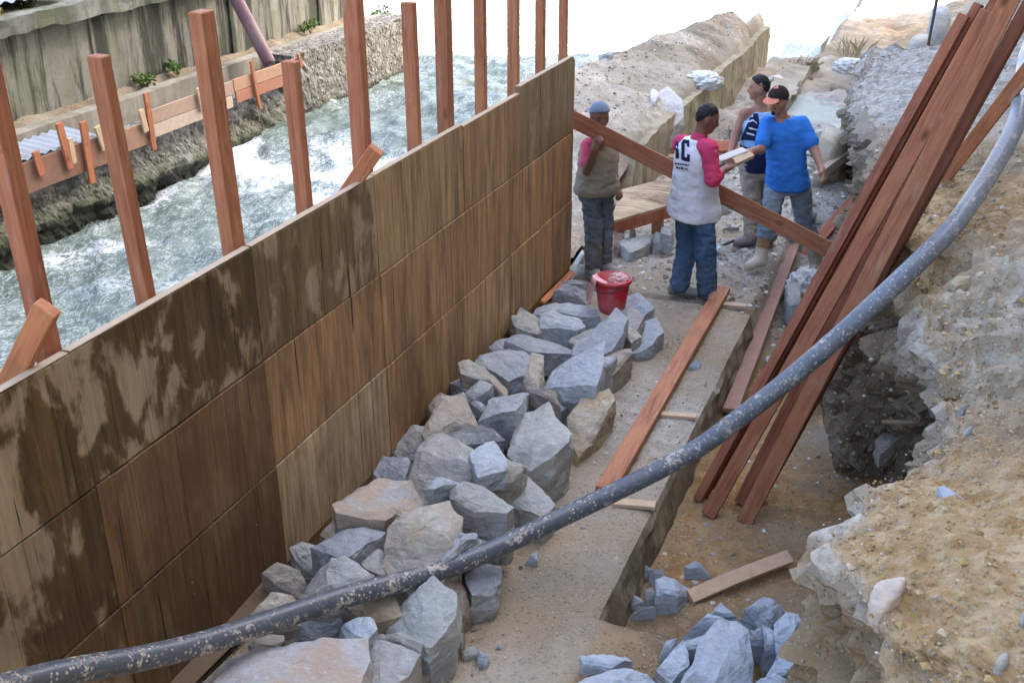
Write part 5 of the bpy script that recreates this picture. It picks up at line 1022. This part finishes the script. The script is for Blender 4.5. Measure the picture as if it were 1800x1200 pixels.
decal('print', [[a, b, (b[0]+(1.6 if b[1] > 222 else .6), b[1]+3.2), (a[0]+.6, a[1]+3.2)] for a, b in zip(ring[:-1], ring[1:])]+[[(1317, 224), (1332, 227), (1332, 229.5), (1317, 226.5)]], sd_, M['white'], sd_, 5, .010)
# -- the man carrying the beam
rootC, C = person('man in a backward grey cap and dusty tee carrying the beam on his shoulder', dict(bw=.98,
  head=gy(1054, 204, 9.16), neck=gy(1051, 241, 9.2), shR=gy(1036, 256, 9.17), shL=gy(1070, 252, 9.36), elR=gy(1032, 300, 9.06), wrR=gy(1045, 264, 8.97), tipR=gy(1057, 236, 8.98), elL=gy(1077, 294, 9.36), wrL=gy(1084, 324, 9.30), tipL=gy(1090, 343, 9.24), palmR=(.5, .9, -.1), palmL=(-.6, .3, 0), curlR=1.2, curlL=.6,
  hipR=gy(1036, 330, 9.12), hipL=gy(1060, 330, 9.26), knR=gy(1044, 396, 9.08), knL=gy(1062, 396, 9.24), anR=gz(1042, 471, .095), anL=gz(1062, 460, .095), toeR=(.6, -.6), toeL=(.7, -.35)), (.72, -.69), (.62, -.78), 'skin_dark', .06)
hair(C, .01, grow=.004); cap_on(C, 'greycap', 'greycap', back=True)
legs(C, 'muddyjeans', (.098, .080, .070), .10, .014)
for S_ in 'LR': shoe(C, S_, 'shoe', shaft=.35, name='boot')
sc_ = skinmesh('shirt', [torso_prim(C, (.026, .030, .025), -.12, 1.10, .012)], M['taupe'], rootC, .01, .04, wrinkle=.011, wf=(6, 6, 10))
for S_ in 'LR': skinmesh('sleeve', [('c', C['neck']+(C['sh'+S_]-C['neck'])*.6-UP*.03, C['sh'+S_]-UP*.01, .064, .070), ('c', C['sh'+S_]-UP*.01, C['sh'+S_]+(C['el'+S_]-C['sh'+S_])*.66, .072, .072)], M['pinktee'], sc_, .009, .03, wrinkle=.008)
# -- what passes between their hands
a, b = gy(1262, 283, 9.20), gy(1309, 265, 9.46)
o = board('white_block', a, b, .075, .045, M['paper'], (.1, -.4, .9), bev=.006); tag(o, 'white flat block passed from the man in blue to the raglan man', 'block')
a, b = gy(1288, 287, 9.22), gy(1320, 272, 9.46)
o = board('timber_offcut', a, b, .08, .04, M['offcut'], (.1, -.4, .9), bev=.005); tag(o, 'pale wooden offcut held just beneath the white block', 'offcut')
# ================================================================== BUCKET, SACK, SHOVEL, ROD
bc = gz(1075, 545, .13)
bk = thing('bucket', 'red plastic bucket standing on the far end of the stones', 'bucket', bc)
def lathe(name, prof, c, m, parent, n=40, ax=None):
    V = []; F = []; k = len(prof)
    for i in range(n):
        a = i/n*2*math.pi
        for r_, z in prof: V.append((c[0]+r_*math.cos(a), c[1]+r_*math.sin(a), c[2]+z))
    for i in range(n):
        j = (i+1) % n
        for q in range(k-1): F.append((i*k+q, j*k+q, j*k+q+1, i*k+q+1))
    return build(name, V, F, m, parent, smooth=True)
lathe('body', [(.001, .004), (.100, .004), (.104, .0), (.110, .02), (.146, .285), (.142, .285), (.106, .02), (.001, .016)], bc, M['bucket'], bk)
lathe('rim', [(.146, .262), (.156, .262), (.158, .285), (.152, .293), (.143, .292), (.143, .28)], bc, M['bucket'], bk)
an = np.linspace(.2, math.pi-.2, 16); tube('handle', [bc+np.array([.16*math.cos(t+2.6), .16*math.sin(t+2.6), .275-.07*math.sin(t)]) for t in an], .005, M['iron'], bk, sides=6)
lathe('lug', [(.001, 0), (.02, 0), (.02, .02), (.001, .02)], bc+np.array([-.14, -.075, .25]), M['bucket'], bk, 10)
V = []
for i, t in enumerate(np.linspace(0, 1, 26)):
    for j, w in enumerate(np.linspace(-.55, .55, 18)):
        ang = math.radians(205)+w*(1-.25*t); rr = np.interp(t, [0, .35, .42, .5, 1], [.03, .142, .158, .172, .215-.02*math.cos(w*4)]); zz = np.interp(t, [0, .3, .42, .5, 1], [.235, .275, .306, .285, .06+.05*abs(w)])
        p = np.array([bc[0]+rr*math.cos(ang), bc[1]+rr*math.sin(ang), bc[2]+zz]); q = fbm(p[None], 16, 3)[0]; V.append(p+np.array([math.cos(ang), math.sin(ang), .4])*.016*q)
o = build('plastic_sheet', V, grid_faces(26, 18), M['milk'], smooth=True, loc=bc); tag(o, 'crumpled pale pink plastic hanging over the left rim of the red bucket', 'plastic sheet')
md = o.modifiers.new('thickness', 'SOLIDIFY'); md.thickness = .004
def crumple(name, lab, c, rad, m, seed, cat, amp=.35):
    bm = bmesh.new(); bmesh.ops.create_icosphere(bm, subdivisions=5, radius=1); W = np.array([v.co[:] for v in bm.verts])
    d = 1+amp*(1-2*np.abs(fbm(W+seed, 1.5, 3)))+.12*fbm(W+seed+9, 5, 3); W = W*d[:, None]*np.array(rad); W[:, 2] = np.maximum(W[:, 2], -rad[2]*.75)
    for v, w in zip(bm.verts, W): v.co = w
    me = bpy.data.meshes.new(name); bm.to_mesh(me); bm.free(); me.materials.append(m); me.shade_smooth(); o = link(name, me); o.location = c; tag(o, lab, cat); return o
crumple('sack', 'crumpled white sack lying in the trench beside the leaning timber', gz(1414, 508, -.18)+np.array([0, 0, 0]), (.13, .15, .15), M['bag'], 3, 'sack', .45)
crumple('pink_scoop', 'pale pink plastic lump heaped inside the red bucket', bc+np.array([.045, .02, .262]), (.075, .075, .06), M['milk'], 8, 'plastic', .2)
c = gz(1237, 128, .72); crumple('sack', 'white cement sack lying on top of the rubble mound', (c[0], c[1], float(mound_z(c[0], c[1]))+.1), (.24, .2, .12), M['bag'], 5, 'sack', .18)
c = gz(1545, 117, .3); crumple('plastic_bag', 'white plastic bag caught on the rubble above the man in blue', gz(1492, 118, .25), (.22, .2, .12), M['bag'], 7, 'bag', .22)
sv = gz(1262, 436, .02); svt = gz(1298, 421, .05)
t = thing('shovel', 'shovel with a grey blade lying on the ground right of the raglan man', 'shovel', sv)
tube('handle', [sv, (sv+svt)/2+np.array([0, 0, .01]), svt+(svt-sv)*.4], .016, M['iron'], t, sides=8)
dv = unit(sv-svt); pv = np.cross(dv, UP); V = []
for i in range(8):
    for j in range(7): u_, w_ = i/7, (j/6-.5)*2; V.append(sv+dv*(.27*u_)+pv*w_*.1*(1-.55*max(0, u_-.6)/.4)+UP*(.03+.03*w_*w_-.02*u_))
build('blade', V, grid_faces(8, 7), M['metal'], t, smooth=True)
a = gz(1634, 62, 1.2); o = tube('iron_rod', [a-np.array([0, 0, .5]), a+np.array([.02, 0, .5]), a+np.array([.1, .05, 1.6])], .02, M['iron'], sides=8, loc=a, step=.4); tag(o, 'dark iron rod standing between the boulders at the top', 'rod')
# hook of wire and roots in the bank hollow
o = tube('root', [gd(1596, 640, 7.2), gd(1612, 670, 7.05), gd(1612, 695, 7.0), gd(1594, 712, 7.0), gd(1612, 728, 6.9), gd(1616, 742, 6.85), gd(1570, 742, 6.9), gd(1552, 742, 7.0)], [.012, .011, .012, .012, .010, .012, .016, .014], M['twig'], sides=8, loc=gd(1600, 700, 7)); tag(o, 'pale bent root curling out of the dark bank hollow', 'root')
